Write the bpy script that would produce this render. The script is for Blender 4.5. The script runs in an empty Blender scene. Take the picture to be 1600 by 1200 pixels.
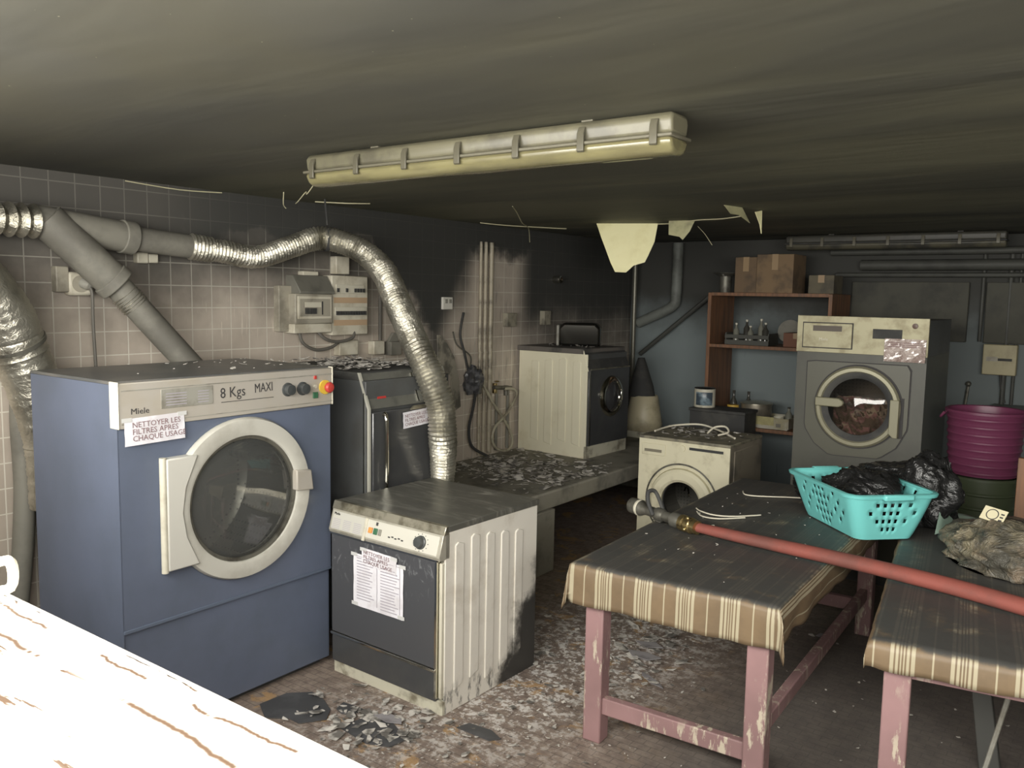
import bpy, bmesh, math, random
from mathutils import Vector, Matrix, Euler
random.seed(7)
PI = math.pi
S = bpy.context.scene
COL = S.collection

# ---------------------------------------------------------------- camera, world, sun, daylight, exposure
cd = bpy.data.cameras.new('camera'); cam = bpy.data.objects.new('camera', cd); COL.objects.link(cam)
YAW, PIT, ROL, FPX = math.radians(36.2077), math.radians(5.9986), math.radians(1.0367), 1324.97
fw = Vector((-math.sin(YAW) * math.cos(PIT), math.cos(YAW) * math.cos(PIT), -math.sin(PIT)))
r0 = Vector((math.cos(YAW), math.sin(YAW), 0)); u0 = r0.cross(fw)
rr = r0 * math.cos(ROL) + u0 * math.sin(ROL); uu = rr.cross(fw)
M = Matrix((rr, uu, -fw)).transposed().to_4x4(); M.translation = Vector((0, 0, 1.8))
cam.matrix_world = M
cd.sensor_width = 36; cd.sensor_fit = 'HORIZONTAL'; cd.lens = FPX / 1600 * 36; cd.clip_start = .02
S.camera = cam

W = bpy.data.worlds.new('sky'); S.world = W; W.use_nodes = True
bg = W.node_tree.nodes['Background']; bg.inputs[0].default_value = (.80, .88, 1.0, 1); bg.inputs[1].default_value = 1.2
sd = bpy.data.lights.new('sun', 'SUN'); sd.energy = 3.5; sd.angle = math.radians(.6); sd.color = (1, .95, .86)
sun = bpy.data.objects.new('sun', sd); COL.objects.link(sun)
sun.rotation_euler = Vector((-.10, .43, -1)).to_track_quat('-Z', 'Y').to_euler()
ad = bpy.data.lights.new('window_daylight', 'AREA'); ad.shape = 'RECTANGLE'; ad.size = 5.8; ad.size_y = .9
ad.energy = 300; ad.color = (1, .965, .885)
al = bpy.data.objects.new('window_daylight', ad); COL.objects.link(al)
al.location = (-.2, -.10, 1.93); al.rotation_euler = Vector((0, 1, -.5)).to_track_quat('-Z', 'Z').to_euler()

S.view_settings.view_transform = 'Standard'; S.view_settings.look = 'None'
S.view_settings.exposure = 0.0; S.view_settings.gamma = 1.0
S.view_settings.use_curve_mapping = False
S.cycles.use_denoising = True
S.cycles.max_bounces = 7; S.cycles.diffuse_bounces = 4; S.cycles.glossy_bounces = 4
S.cycles.transparent_max_bounces = 12
S.cycles.sample_clamp_indirect = 4

# ---------------------------------------------------------------- materials
HAZE_LIFT = .028  # raises every base colour to imitate a pale veiling haze
def lin(c):
    return tuple(HAZE_LIFT + (1 - HAZE_LIFT) * ((v / 255) / 12.92 if v / 255 <= .04045 else ((v / 255 + .055) / 1.055) ** 2.4) for v in c)
class NT:
    def __init__(s, name):
        s.m = bpy.data.materials.new(name); s.m.use_nodes = True
        s.t = s.m.node_tree; s.b = s.t.nodes['Principled BSDF']; s.out = s.t.nodes['Material Output']
    def n(s, ty, **kw):
        k = s.t.nodes.new(ty)
        for a, v in kw.items(): setattr(k, a, v)
        return k
    def l(s, a, b): s.t.links.new(a, b)
    def put(s, inp, v):
        if isinstance(v, bpy.types.NodeSocket): s.l(v, inp)
        elif isinstance(v, (tuple, list)) and len(v) == 3 and inp.type == 'RGBA': inp.default_value = (*v, 1)
        else: inp.default_value = v
    def pos(s):
        if not hasattr(s, '_p'):
            s._p = s.n('ShaderNodeTexCoord').outputs['Object']; g = s.n('ShaderNodeNewGeometry').outputs['Position']; s._w = g
        return s._p
    def world(s): s.pos(); return s._w
    def math(s, op, a, b=0., c=None, clamp=False):
        k = s.n('ShaderNodeMath', operation=op, use_clamp=clamp); s.put(k.inputs[0], a); s.put(k.inputs[1], b)
        if c is not None: s.put(k.inputs[2], c)
        return k.outputs[0]
    def xyz(s, v):
        k = s.n('ShaderNodeSeparateXYZ'); s.l(v, k.inputs[0]); return k.outputs
    def comb(s, x, y, z):
        k = s.n('ShaderNodeCombineXYZ')
        for i, v in enumerate((x, y, z)): s.put(k.inputs[i], v)
        return k.outputs[0]
    def mapr(s, v, a, b, c=0., d=1., smooth=True):
        k = s.n('ShaderNodeMapRange', interpolation_type='SMOOTHSTEP' if smooth else 'LINEAR'); s.put(k.inputs[0], v)
        for i, q in enumerate((a, b, c, d)): s.put(k.inputs[i + 1], q)
        return k.outputs[0]
    def noise(s, vec, sc, det=4., rough=.55, dist=0.):
        k = s.n('ShaderNodeTexNoise'); s.l(vec, k.inputs['Vector']); k.inputs['Scale'].default_value = sc
        k.inputs['Detail'].default_value = det; k.inputs['Roughness'].default_value = rough; k.inputs['Distortion'].default_value = dist
        return k.outputs[0]
    def mix(s, f, a, b):
        k = s.n('ShaderNodeMix', data_type='RGBA'); s.put(k.inputs[0], f); s.put(k.inputs[6], a); s.put(k.inputs[7], b); return k.outputs[2]
    def scale(s, v, sc):
        k = s.n('ShaderNodeMapping'); s.l(v, k.inputs[0]); k.inputs['Scale'].default_value = sc; return k.outputs[0]
    def bump(s, h, st=.3, d=.01):
        k = s.n('ShaderNodeBump'); k.inputs['Strength'].default_value = st; k.inputs['Distance'].default_value = d
        s.l(h, k.inputs['Height']); s.l(k.outputs[0], s.b.inputs['Normal'])
    def set(s, **kw):
        for a, v in kw.items(): s.put(s.b.inputs[a.replace('_', ' ')], v)
MATS = {}
def mat(name, c, rough=.5, metal=0., c2=None, ns=6., lo=.45, hi=.65, bump=0., bs=None, emit=None, spec=None, coat=0.):
    """plain procedural material: a colour, dirt of a second colour through noise, optional relief"""
    if name in MATS: return MATS[name]
    t = NT(name); c = lin(c); col = c
    if c2 is not None:
        f = t.mapr(t.noise(t.pos(), ns, 6., .6), lo, hi); col = t.mix(f, c, lin(c2))
    t.set(Base_Color=col, Roughness=rough, Metallic=metal)
    if spec is not None: t.set(Specular_IOR_Level=spec)
    if coat: t.set(Coat_Weight=coat, Coat_Roughness=.08)
    if bump: t.bump(t.noise(t.pos(), bs or ns * 3, 5.), bump, .01)
    if emit: t.set(Emission_Color=lin(emit[0]), Emission_Strength=emit[1])
    MATS[name] = t.m; return t.m
def glass(name, tint, alpha, rough=.03):
    if name in MATS: return MATS[name]
    t = NT(name); t.t.nodes.remove(t.b)
    tr = t.n('ShaderNodeBsdfTransparent'); tr.inputs[0].default_value = (*lin(tint), 1)
    gl = t.n('ShaderNodeBsdfGlossy'); gl.inputs['Roughness'].default_value = rough
    df = t.n('ShaderNodeBsdfDiffuse'); df.inputs[0].default_value = (*lin((104, 106, 104)), 1)
    fr = t.n('ShaderNodeLayerWeight'); fr.inputs['Blend'].default_value = .5
    m1 = t.n('ShaderNodeMixShader'); m1.inputs[0].default_value = alpha; t.l(tr.outputs[0], m1.inputs[1]); t.l(df.outputs[0], m1.inputs[2])
    f = t.math('ADD', .055, t.math('MULTIPLY', t.math('POWER', fr.outputs['Facing'], 4.), .9), clamp=True)
    m2 = t.n('ShaderNodeMixShader'); t.l(f, m2.inputs[0]); t.l(m1.outputs[0], m2.inputs[1]); t.l(gl.outputs[0], m2.inputs[2])
    t.l(m2.outputs[0], t.out.inputs[0]); MATS[name] = t.m; return t.m

# ---------------------------------------------------------------- mesh builder
class MB:
    def __init__(s): s.v = []; s.f = []
    def add(s, vs, fs):
        o = len(s.v); s.v += [Vector(v) for v in vs]; s.f += [tuple(i + o for i in f) for f in fs]; return s
    def box(s, x0, x1, y0, y1, z0, z1):
        if x0 > x1: x0, x1 = x1, x0
        if y0 > y1: y0, y1 = y1, y0
        if z0 > z1: z0, z1 = z1, z0
        return s.add([(x0, y0, z0), (x1, y0, z0), (x1, y1, z0), (x0, y1, z0), (x0, y0, z1), (x1, y0, z1), (x1, y1, z1), (x0, y1, z1)],
                     [(0, 3, 2, 1), (4, 5, 6, 7), (0, 1, 5, 4), (1, 2, 6, 5), (2, 3, 7, 6), (3, 0, 4, 7)])
    def prism(s, pts, ax, a, b):
        """pts: outline in the two other axes, extruded along axis ax from a to b"""
        def P(p, h):
            if ax == 'x': return (h, p[0], p[1])
            if ax == 'y': return (p[0], h, p[1])
            return (p[0], p[1], h)
        n = len(pts); vs = [P(p, a) for p in pts] + [P(p, b) for p in pts]
        fs = [tuple(range(n)), tuple(reversed(range(n, 2 * n)))] + [(i, i + n, (i + 1) % n + n, (i + 1) % n) for i in range(n)]
        return s.add(vs, fs)
    def lathe(s, prof, c, axis=(0, 0, 1), seg=32, arc=2 * PI, start=0.):
        """prof: (radius, height along axis) pairs"""
        ax = Vector(axis).normalized(); h = Vector((0, 0, 1)) if abs(ax.z) < .9 else Vector((1, 0, 0))
        e1 = h.cross(ax).normalized(); e2 = ax.cross(e1); c = Vector(c); full = abs(arc - 2 * PI) < 1e-6
        n = seg if full else seg + 1; vs = []
        for r, t in prof:
            for i in range(n):
                a = start + arc * i / seg; vs.append(c + ax * t + (e1 * math.cos(a) + e2 * math.sin(a)) * r)
        fs = []
        for k in range(len(prof) - 1):
            for i in range(seg):
                j = (i + 1) % n if full else i + 1
                fs.append((k * n + i, k * n + j, (k + 1) * n + j, (k + 1) * n + i))
        return s.add(vs, fs)
    def cyl(s, c, r, h, axis=(0, 0, 1), seg=24, r2=None):
        return s.lathe([(1e-4, 0), (r, 0), (r if r2 is None else r2, h), (1e-4, h)], c, axis, seg)
    def tube(s, path, r, seg=12, sub=6, caps=True, ridge=None):
        """smooth tube through points; r number or list; ridge=(pitch, depth) corrugates it"""
        P = [Vector(p) for p in path]; n = len(P); R = r if isinstance(r, (list, tuple)) else [r] * n
        pts = []; rad = []
        if n == 2 or sub <= 1: pts, rad = P[:], list(R)
        else:
            for i in range(n - 1):
                p0 = P[max(i - 1, 0)]; p1 = P[i]; p2 = P[i + 1]; p3 = P[min(i + 2, n - 1)]
                for k in range(sub):
                    t = k / sub
                    pts.append(.5 * ((2 * p1) + (p2 - p0) * t + (2 * p0 - 5 * p1 + 4 * p2 - p3) * t * t + (3 * p1 - p0 - 3 * p2 + p3) * t ** 3))
                    rad.append(R[i] * (1 - t) + R[i + 1] * t)
            pts.append(P[-1]); rad.append(R[-1])
        if ridge:
            L = [0]
            for i in range(len(pts) - 1): L.append(L[-1] + (pts[i + 1] - pts[i]).length)
            q = []; qr = []; N = int(L[-1] / ridge[0] * 2); j = 0
            for k in range(N + 1):
                d = L[-1] * k / N
                while j < len(L) - 2 and L[j + 1] < d: j += 1
                t = (d - L[j]) / max(L[j + 1] - L[j], 1e-9)
                q.append(pts[j].lerp(pts[j + 1], t)); rr_ = rad[j] * (1 - t) + rad[j + 1] * t
                qr.append(rr_ * (1 + random.uniform(-.02, .02)) + (ridge[1] if k % 2 else -ridge[1]))
            pts, rad = q, qr
        m = len(pts); vs = []
        up = None
        for i in range(m):
            t = (pts[min(i + 1, m - 1)] - pts[max(i - 1, 0)]).normalized()
            if up is None:
                h = Vector((0, 0, 1)) if abs(t.z) < .9 else Vector((1, 0, 0)); up = (h - t * h.dot(t)).normalized()
            else:
                up = (up - t * up.dot(t)).normalized()
            e = t.cross(up)
            for k in range(seg):
                a = 2 * PI * k / seg; vs.append(pts[i] + (up * math.cos(a) + e * math.sin(a)) * rad[i])
        fs = [(i * seg + k, i * seg + (k + 1) % seg, (i + 1) * seg + (k + 1) % seg, (i + 1) * seg + k) for i in range(m - 1) for k in range(seg)]
        if caps: fs += [tuple(reversed(range(seg))), tuple((m - 1) * seg + k for k in range(seg))]
        return s.add(vs, fs)
    def holed(s, x0, x1, z0, z1, cx, cz, R, y=0., th=.004, seg=48, y2=None):
        """a panel in the xz plane with a round hole, th thick towards +y"""
        vs = []; ang = sorted(set([2 * PI * i / seg for i in range(seg)] + [math.atan2(z - cz, x - cx) % (2 * PI) for x in (x0, x1) for z in (z0, z1)]))
        n = len(ang)
        for yy in (y, y + th):
            for a in ang:
                dx, dz = math.cos(a), math.sin(a)
                tx = ((x1 if dx > 0 else x0) - cx) / dx if abs(dx) > 1e-9 else 1e9
                tz = ((z1 if dz > 0 else z0) - cz) / dz if abs(dz) > 1e-9 else 1e9
                t = min(tx, tz); vs.append((cx + dx * R, yy, cz + dz * R)); vs.append((cx + dx * t, yy, cz + dz * t))
        fs = []
        for i in range(n):
            j = (i + 1) % n
            fs.append((2 * i, 2 * i + 1, 2 * j + 1, 2 * j)); fs.append((2 * n + 2 * i, 2 * n + 2 * j, 2 * n + 2 * j + 1, 2 * n + 2 * i + 1))
            fs.append((2 * i, 2 * j, 2 * n + 2 * j, 2 * n + 2 * i))
            fs.append((2 * i + 1, 2 * n + 2 * i + 1, 2 * n + 2 * j + 1, 2 * j + 1))
        return s.add(vs, fs)
    def sphere(s, c, r, sx=1, sy=1, sz=1, seg=16, rings=8):
        c = Vector(c); vs = []
        for i in range(rings + 1):
            th = PI * i / rings
            for k in range(seg):
                a = 2 * PI * k / seg; vs.append(c + Vector((math.sin(th) * math.cos(a) * r * sx, math.sin(th) * math.sin(a) * r * sy, math.cos(th) * r * sz)))
        return s.add(vs, [(i * seg + k, i * seg + (k + 1) % seg, (i + 1) * seg + (k + 1) % seg, (i + 1) * seg + k) for i in range(rings) for k in range(seg)])
    def xf(s, m):
        s.v = [m @ v for v in s.v]; return s

def obj(name, mb, m, parent=None, bev=0., smooth=None, label=None, seg=2, loc=None):
    me = bpy.data.meshes.new(name); me.from_pydata([tuple(v) for v in mb.v], [], mb.f); me.validate()
    bm = bmesh.new(); bm.from_mesh(me); bmesh.ops.remove_doubles(bm, verts=bm.verts, dist=1e-5)
    bmesh.ops.recalc_face_normals(bm, faces=bm.faces); bm.to_mesh(me); bm.free()
    me.materials.append(m); o = bpy.data.objects.new(name, me); COL.objects.link(o)
    if smooth is None: smooth = 35
    if smooth:
        me.polygons.foreach_set('use_smooth', [True] * len(me.polygons)); me.set_sharp_from_angle(angle=math.radians(smooth))
    if bev:
        b = o.modifiers.new('bevel', 'BEVEL'); b.width = bev; b.segments = seg; b.limit_method = 'ANGLE'; b.angle_limit = math.radians(40)
        b.harden_normals = False
    if parent is not None: o.parent = parent
    if loc is not None: o.location = loc
    if label: o['label'] = label
    return o
def thing(name, label, cat, loc=(0, 0, 0), rotz=0., group=None):
    o = bpy.data.objects.new(name, None); COL.objects.link(o); o.location = loc; o.rotation_euler = (0, 0, rotz)
    o.empty_display_size = .1
    return tag(o, label, cat, group)
def tag(o, label, cat, group=None):
    o['label'] = label; o['category'] = cat
    if group: o['group'] = group
    return o
def struct(name, mb, m, **k):
    o = obj(name, mb, m, **k); o['kind'] = 'structure'; return o
def one(name, mb, m, label, cat, group=None, **k):
    """a thing that is a single mesh: origin moved to its base"""
    lo = Vector((min(v.x for v in mb.v), min(v.y for v in mb.v), min(v.z for v in mb.v)))
    hi = Vector((max(v.x for v in mb.v), max(v.y for v in mb.v), 0)); c = Vector(((lo.x + hi.x) / 2, (lo.y + hi.y) / 2, lo.z))
    mb.v = [v - c for v in mb.v]
    return tag(obj(name, mb, m, loc=c, **k), label, cat, group)
def text(name, body, size, origin, face, m, parent, rot=0., ext=.0008, sx=1.):
    """lettering as mesh; face 'x' reads along +y seen from +x, 'y' reads along +x seen from -y, 'z' lies flat"""
    c = bpy.data.curves.new(name, 'FONT'); c.body = body; c.size = size; c.extrude = ext; c.resolution_u = 2; c.space_line = .85
    t = bpy.data.objects.new(name, c); COL.objects.link(t)
    bpy.context.view_layer.update()
    me = bpy.data.meshes.new_from_object(t.evaluated_get(bpy.context.evaluated_depsgraph_get()))
    bpy.data.objects.remove(t); bpy.data.curves.remove(c)
    B = {'x': Matrix(((0, 0, 1), (1, 0, 0), (0, 1, 0))), 'y': Matrix(((1, 0, 0), (0, 0, -1), (0, 1, 0))), 'z': Matrix.Identity(3)}[face].to_4x4()
    me.transform(Matrix.Translation(Vector(origin)) @ B @ Matrix.Rotation(rot, 4, 'Z') @ Matrix.Diagonal((sx, 1, 1, 1)))
    me.materials.clear(); me.materials.append(m)
    o = bpy.data.objects.new(name, me); COL.objects.link(o); o.parent = parent
    return o

# ---------------------------------------------------------------- shared materials
SOOT = (38, 37, 33)
M_white = mat('white_enamel', (205, 200, 182), .42, c2=(150, 143, 122), ns=5, lo=.5, hi=.8)
M_dirty = mat('dirty_white_enamel', (200, 196, 176), .5, c2=(120, 112, 92), ns=9, lo=.48, hi=.72)
M_black = mat('black_gloss', (50, 51, 53), .22, c2=(62, 62, 60), ns=7, lo=.4, hi=.8, coat=.3)
M_blackm = mat('black_matt', (34, 34, 33), .75, c2=(58, 57, 52), ns=6)
M_steel = mat('brushed_steel', (190, 184, 165), .32, .85, c2=(125, 118, 98), ns=8)
M_chrome = mat('chrome', (215, 212, 200), .14, 1.)
M_rubber = mat('dark_rubber', (40, 40, 40), .8)
M_greyp = mat('grey_plastic', (150, 148, 138), .5, c2=(120, 116, 104), ns=8)
M_beige = mat('warm_grey_panel', (172, 166, 156), .5, c2=(168, 160, 146), ns=5)
M_ink = mat('black_ink', (45, 42, 42), .8)
M_ink2 = mat('faded_ink', (168, 162, 172), .8)
M_redink = mat('reddish_ink', (128, 98, 100), .8)
M_paper = mat('white_paper', (232, 230, 236), .8, c2=(214, 210, 214), ns=8)
M_red = mat('red_plastic', (190, 50, 40), .4)
M_yel = mat('yellow_plastic', (225, 190, 60), .4)
M_grn = mat('green_plastic', (40, 100, 65), .4)
M_orange = mat('orange_plastic', (235, 150, 70), .4)
M_tape = mat('whitish_tape', (206, 206, 204), .3)
M_glass = glass('smoked_door_glass', (210, 212, 210), .38)
M_glassd = glass('dark_door_glass', (190, 180, 170), .05)
M_flake = mat('paint_flake', (205, 200, 190), .75, c2=(120, 116, 108), ns=20)
M_flaked = mat('sooted_paint_flake', (60, 58, 56), .8, c2=(110, 106, 100), ns=18)
M_card = mat('cardboard', (120, 96, 66), .85, c2=(90, 72, 50), ns=6)
M_iron = mat('dull_grey_metal', (110, 108, 98), .5, .6, c2=(70, 66, 56), ns=12)
M_brass = mat('brass', (175, 155, 105), .28, .9, c2=(110, 95, 60), ns=25)

# ---------------------------------------------------------------- room
CZ = 2.335; XL = -4.1; YB = 7.6; XR = 4.2; YF = .407
def tile_wall(name):
    t = NT(name); w = t.world(); x, y, z = t.xyz(w)
    br = t.n('ShaderNodeTexBrick'); br.offset = 0; br.squash = 1
    t.l(t.comb(y, t.math('ADD', z, .062), 0.), br.inputs['Vector'])
    for k, v in (('Scale', 1.), ('Mortar Size', .0032), ('Mortar Smooth', .2), ('Brick Width', .1215), ('Row Height', .1175)): br.inputs[k].default_value = v
    g = br.outputs['Fac']
    no = t.noise(w, 2.2, 5., .6); nf = t.noise(t.scale(w, (1, 9, 1.2)), 3., 5., .6)
    zz = t.math('ADD', z, t.math('MULTIPLY', t.math('SUBTRACT', no, .5), .5))
    a = t.math('MULTIPLY', t.mapr(zz, 1.30, 2.15, .05, .84), t.mapr(y, 4.95, 5.15, 1., .3))                                     # soot rising up the wall, thinned past the pipes to paint the tiles lit
    # the burnt column behind the dryers
    l = t.math('ADD', 4.50, t.math('MULTIPLY', t.math('MAXIMUM', t.math('SUBTRACT', zz, 1.55), 0.), -1.15))
    r = t.math('ADD', 4.84, t.math('MULTIPLY', t.math('MAXIMUM', t.math('SUBTRACT', zz, 1.55), 0.), .65))
    yy = t.math('ADD', y, t.math('MULTIPLY', t.math('SUBTRACT', no, .5), .3))
    b = t.math('MULTIPLY', t.mapr(t.math('SUBTRACT', yy, l), -.12, .22), t.mapr(t.math('SUBTRACT', r, yy), -.12, .28))
    b = t.math('MULTIPLY', b, t.mapr(zz, .9, 1.3, .55, 1.))
    c = t.mapr(zz, 1.95, 2.18, 0., 1.)                                      # band under the ceiling
    c = t.math('MULTIPLY', c, t.mapr(y, 2.2, 3.2, .8, 1.))
    d = t.math('MULTIPLY', t.mapr(y, 5.5, 5.9), t.mapr(zz, 1.15, 1.85, .30, .96))  # far stretch
    st = t.math('MULTIPLY', t.mapr(nf, .45, .75), t.math('MULTIPLY', t.mapr(y, 4.8, 5.1), .5))
    soot = t.math('MAXIMUM', t.math('MAXIMUM', a, b), t.math('MAXIMUM', c, d)); soot = t.math('MAXIMUM', soot, st)
    tilec = t.mix(t.mapr(no, .3, .7), lin((200, 188, 174)), lin((184, 172, 158)))
    groutc = t.mix(soot, lin((228, 222, 208)), lin((84, 82, 74)))
    s2 = t.mapr(soot, 0., 1., 0., 1.)
    col = t.mix(s2, tilec, lin((44, 44, 40)))
    g2 = t.math('MULTIPLY', g, t.mapr(t.math('MAXIMUM', t.math('MAXIMUM', b, c), d), .5, 1., 1., .18))
    # runs where water has washed the soot off
    run = t.noise(t.comb(0., t.math('MULTIPLY', y, 30.), t.math('MULTIPLY', z, 3.)), 2., 3., .6)
    rm = t.math('MULTIPLY', t.mapr(run, .60, .68), t.math('MULTIPLY', t.mapr(z, 1.5, 1.56), t.mapr(z, 1.8, 1.68)))
    rm = t.math('MULTIPLY', rm, t.math('MULTIPLY', t.mapr(y, 2.6, 2.9), t.mapr(y, 3.5, 3.2)))
    col = t.mix(t.math('MULTIPLY', rm, .5), col, lin((225, 215, 200)))
    t.set(Base_Color=t.mix(g2, col, groutc), Roughness=t.mapr(soot, 0., 1., .38, .85), Specular_IOR_Level=.35)
    t.bump(t.math('SUBTRACT', 1., g), .4, .004)
    return t.m
def back_wall():
    t = NT('sooted_blue_paint'); w = t.world(); x, y, z = t.xyz(w)
    no = t.noise(w, 1.6, 6., .6); n2 = t.noise(t.scale(w, (6, 1, 1.)), 2.5, 5., .6)
    zz = t.math('ADD', z, t.math('MULTIPLY', t.math('SUBTRACT', no, .5), .6))
    s_ = t.math('MAXIMUM', t.mapr(zz, 1.35, 1.85, .25, 1.), t.mapr(x, -1.75, -1.35, 0., .55))
    s_ = t.math('MAXIMUM', s_, t.mapr(n2, .5, .8, 0., .5))
    t.set(Base_Color=t.mix(s_, lin((142, 154, 156)), lin((38, 38, 32))), Roughness=.8); t.bump(no, .2, .02); return t.m
def floor_mat():
    t = NT('littered_brown_floor'); w = t.world(); x, y, z = t.xyz(w)
    n1 = t.noise(w, 2.1, 6., .62); n2 = t.noise(w, 14., 6., .7); n3 = t.noise(w, 46., 5., .7); n4 = t.noise(w, 5., 6., .65, .6)
    br = t.n('ShaderNodeTexBrick'); br.offset = .5
    t.l(t.scale(w, (1, 1, 1)), br.inputs['Vector'])
    for k, v in (('Scale', 1.), ('Mortar Size', .002), ('Brick Width', .08), ('Row Height', .04)): br.inputs[k].default_value = v
    base = t.mix(t.mapr(n2, .35, .65), lin((118, 102, 92)), lin((150, 134, 120)))
    base = t.mix(t.math('MULTIPLY', br.outputs['Fac'], .55), base, lin((52, 44, 38)))
    och = t.math('MULTIPLY', t.mapr(n4, .56, .62), t.mapr(x, -1.2, -2.2))
    base = t.mix(t.math('MULTIPLY', och, .75), base, lin((178, 140, 88)))
    dark = t.mapr(x, -1.75, -1.1, 0., .72)  # shade under the tables painted into the floor colour
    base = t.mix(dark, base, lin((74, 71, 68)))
    # white plaster dust, thickest beside the small dryer and along the bench
    dx = t.math('ADD', x, t.math('ADD', 2.15, t.math('MULTIPLY', t.math('SUBTRACT', y, 3.3), -.12)))
    m = t.math('MULTIPLY', t.mapr(t.math('ABSOLUTE', dx), .75, .05), t.math('MULTIPLY', t.mapr(y, 2.0, 3.2, .35, 1.), t.mapr(y, 5.2, 4.3)))
    dust = t.math('MULTIPLY', t.mapr(t.math('ADD', t.math('MULTIPLY', n2, .6), t.math('MULTIPLY', n3, .5)), .54, .62), m)
    speck = t.math('MULTIPLY', t.mapr(n3, .68, .72), t.mapr(x, -.9, -1.8, .0, .8))
    base = t.mix(t.math('MAXIMUM', dust, speck), base, lin((222, 218, 214)))
    t.set(Base_Color=base, Roughness=.75); t.bump(n2, .35, .01); return t.m
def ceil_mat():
    t = NT('sooted_ceiling_painted_shade'); w = t.world(); x, y, z = t.xyz(w)
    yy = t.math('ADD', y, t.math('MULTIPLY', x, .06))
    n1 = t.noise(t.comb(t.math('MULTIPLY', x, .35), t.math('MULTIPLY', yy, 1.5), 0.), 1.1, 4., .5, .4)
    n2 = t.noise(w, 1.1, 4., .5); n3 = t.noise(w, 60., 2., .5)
    s_ = t.math('ADD', t.mapr(yy, 5.0, 7.5, 0., .35), t.math('MULTIPLY', t.mapr(n1, .40, .60), .55), clamp=True)  # dark bands painted in as beam shadows, along with the soot
    col = t.mix(s_, t.mix(t.mapr(yy, 1., 3.6), t.mix(t.mapr(n2, .3, .7), lin((60, 59, 50)), lin((58, 55, 36))), lin((104, 102, 78))), lin((34, 34, 24)))  # colour darkened at the front, lightened deeper in, to even out the daylight
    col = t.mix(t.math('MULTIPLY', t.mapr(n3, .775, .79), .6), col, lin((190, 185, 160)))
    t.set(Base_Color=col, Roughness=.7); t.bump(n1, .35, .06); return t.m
M_conc = mat('sooted_concrete', (138, 134, 120), .85, c2=(102, 99, 88), ns=4, bump=.4)
M_fw = mat('rough_render', (130, 125, 112), .9, c2=(95, 90, 80), ns=3)
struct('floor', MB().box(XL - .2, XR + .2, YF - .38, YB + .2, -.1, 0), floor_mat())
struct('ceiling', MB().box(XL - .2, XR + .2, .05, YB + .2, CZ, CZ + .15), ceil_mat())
struct('wall_left', MB().box(XL - .2, XL, YF, YB + .2, 0, CZ), tile_wall('sooted_wall_tiles'))
struct('wall_back', MB().box(XL, XR, YB, YB + .2, 0, CZ), back_wall())
struct('wall_right', MB().box(XR, XR + .2, .05, YB + .2, 0, CZ), M_fw)
SX0, SX1, SZ = -3.1, 2.75, 1.45
struct('wall_front', MB().box(XL - .2, XR, .05, YF, 0, SZ - .05).box(XL - .2, SX0, .05, YF, SZ - .05, CZ).box(SX1, XR, .05, YF, SZ - .05, CZ), M_fw)
# the sill, peeling white paint in full sun
t = NT('peeling_sill_paint'); w = t.world(); x, y, z = t.xyz(w)
n = t.noise(t.comb(t.math('MULTIPLY', x, 1.), t.math('MULTIPLY', y, 6.), 0.), 7., 6., .6, .3)
def crack(y0, wd, sc, th):
    q = t.math('ABSOLUTE', t.math('SUBTRACT', t.math('ADD', y, t.math('MULTIPLY', t.math('SUBTRACT', t.noise(t.comb(x, y0, 0.), sc, 5., .6), .5), .03)), y0))
    return t.math('MULTIPLY', t.mapr(q, wd, wd * .1), t.mapr(t.noise(t.comb(x, y0 * 9., 0.), 5., 6., .7), th, th + .05))
pl = t.math('MAXIMUM', crack(.362, .007, 9., .42), t.math('MAXIMUM', crack(.398, .005, 14., .50), t.math('MAXIMUM', crack(.31, .004, 6., .54), crack(.415, .003, 18., .50))))
pl = t.math('MAXIMUM', pl, t.math('MULTIPLY', t.mapr(n, .60, .64), t.math('MULTIPLY', t.mapr(y, .25, .29), t.mapr(y, .375, .36))))
t.set(Base_Color=t.mix(pl, lin((222, 218, 212)), (.060, .034, .018)), Roughness=.6); t.bump(n, .3, .004)
M_sill = t.m
sl = MB().box(SX0, SX1, -.35, .315, SZ - .06, SZ - .004).box(SX0, SX1, .315, .34, SZ - .06, SZ - .012)
sl.box(SX0, SX1, .34, YF + .012, SZ - .06, SZ)
struct('trim_sill', sl, M_sill, bev=.006)
struct('trim_sill_edge', MB().box(SX0, SX1, YF + .012, YF + .03, SZ - .10, SZ - .012), M_sill, bev=.004)

# concrete bench along the left wall
BX, BZ, BY0 = -2.99, .53, 3.75
t_ = thing('concrete_bench', 'long low concrete bench along the tiled wall, littered with plaster flakes', 'bench', (-3.5, 5.6, 0))
def rel(mb, o): mb.v = [v - o.location for v in mb.v]; return mb
obj('slab', rel(MB().box(XL + .001, BX, BY0, YB - .001, BZ - .115, BZ), t_), M_conc, t_, bev=.012)
obj('pier', rel(MB().box(-3.12, -2.97, 4.30, 4.56, 0, BZ - .115), t_), M_conc, t_, bev=.006)
obj('pier', rel(MB().box(-3.9, -3.0, 7.1, 7.3, 0, BZ - .115), t_), M_conc, t_, bev=.006)

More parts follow.
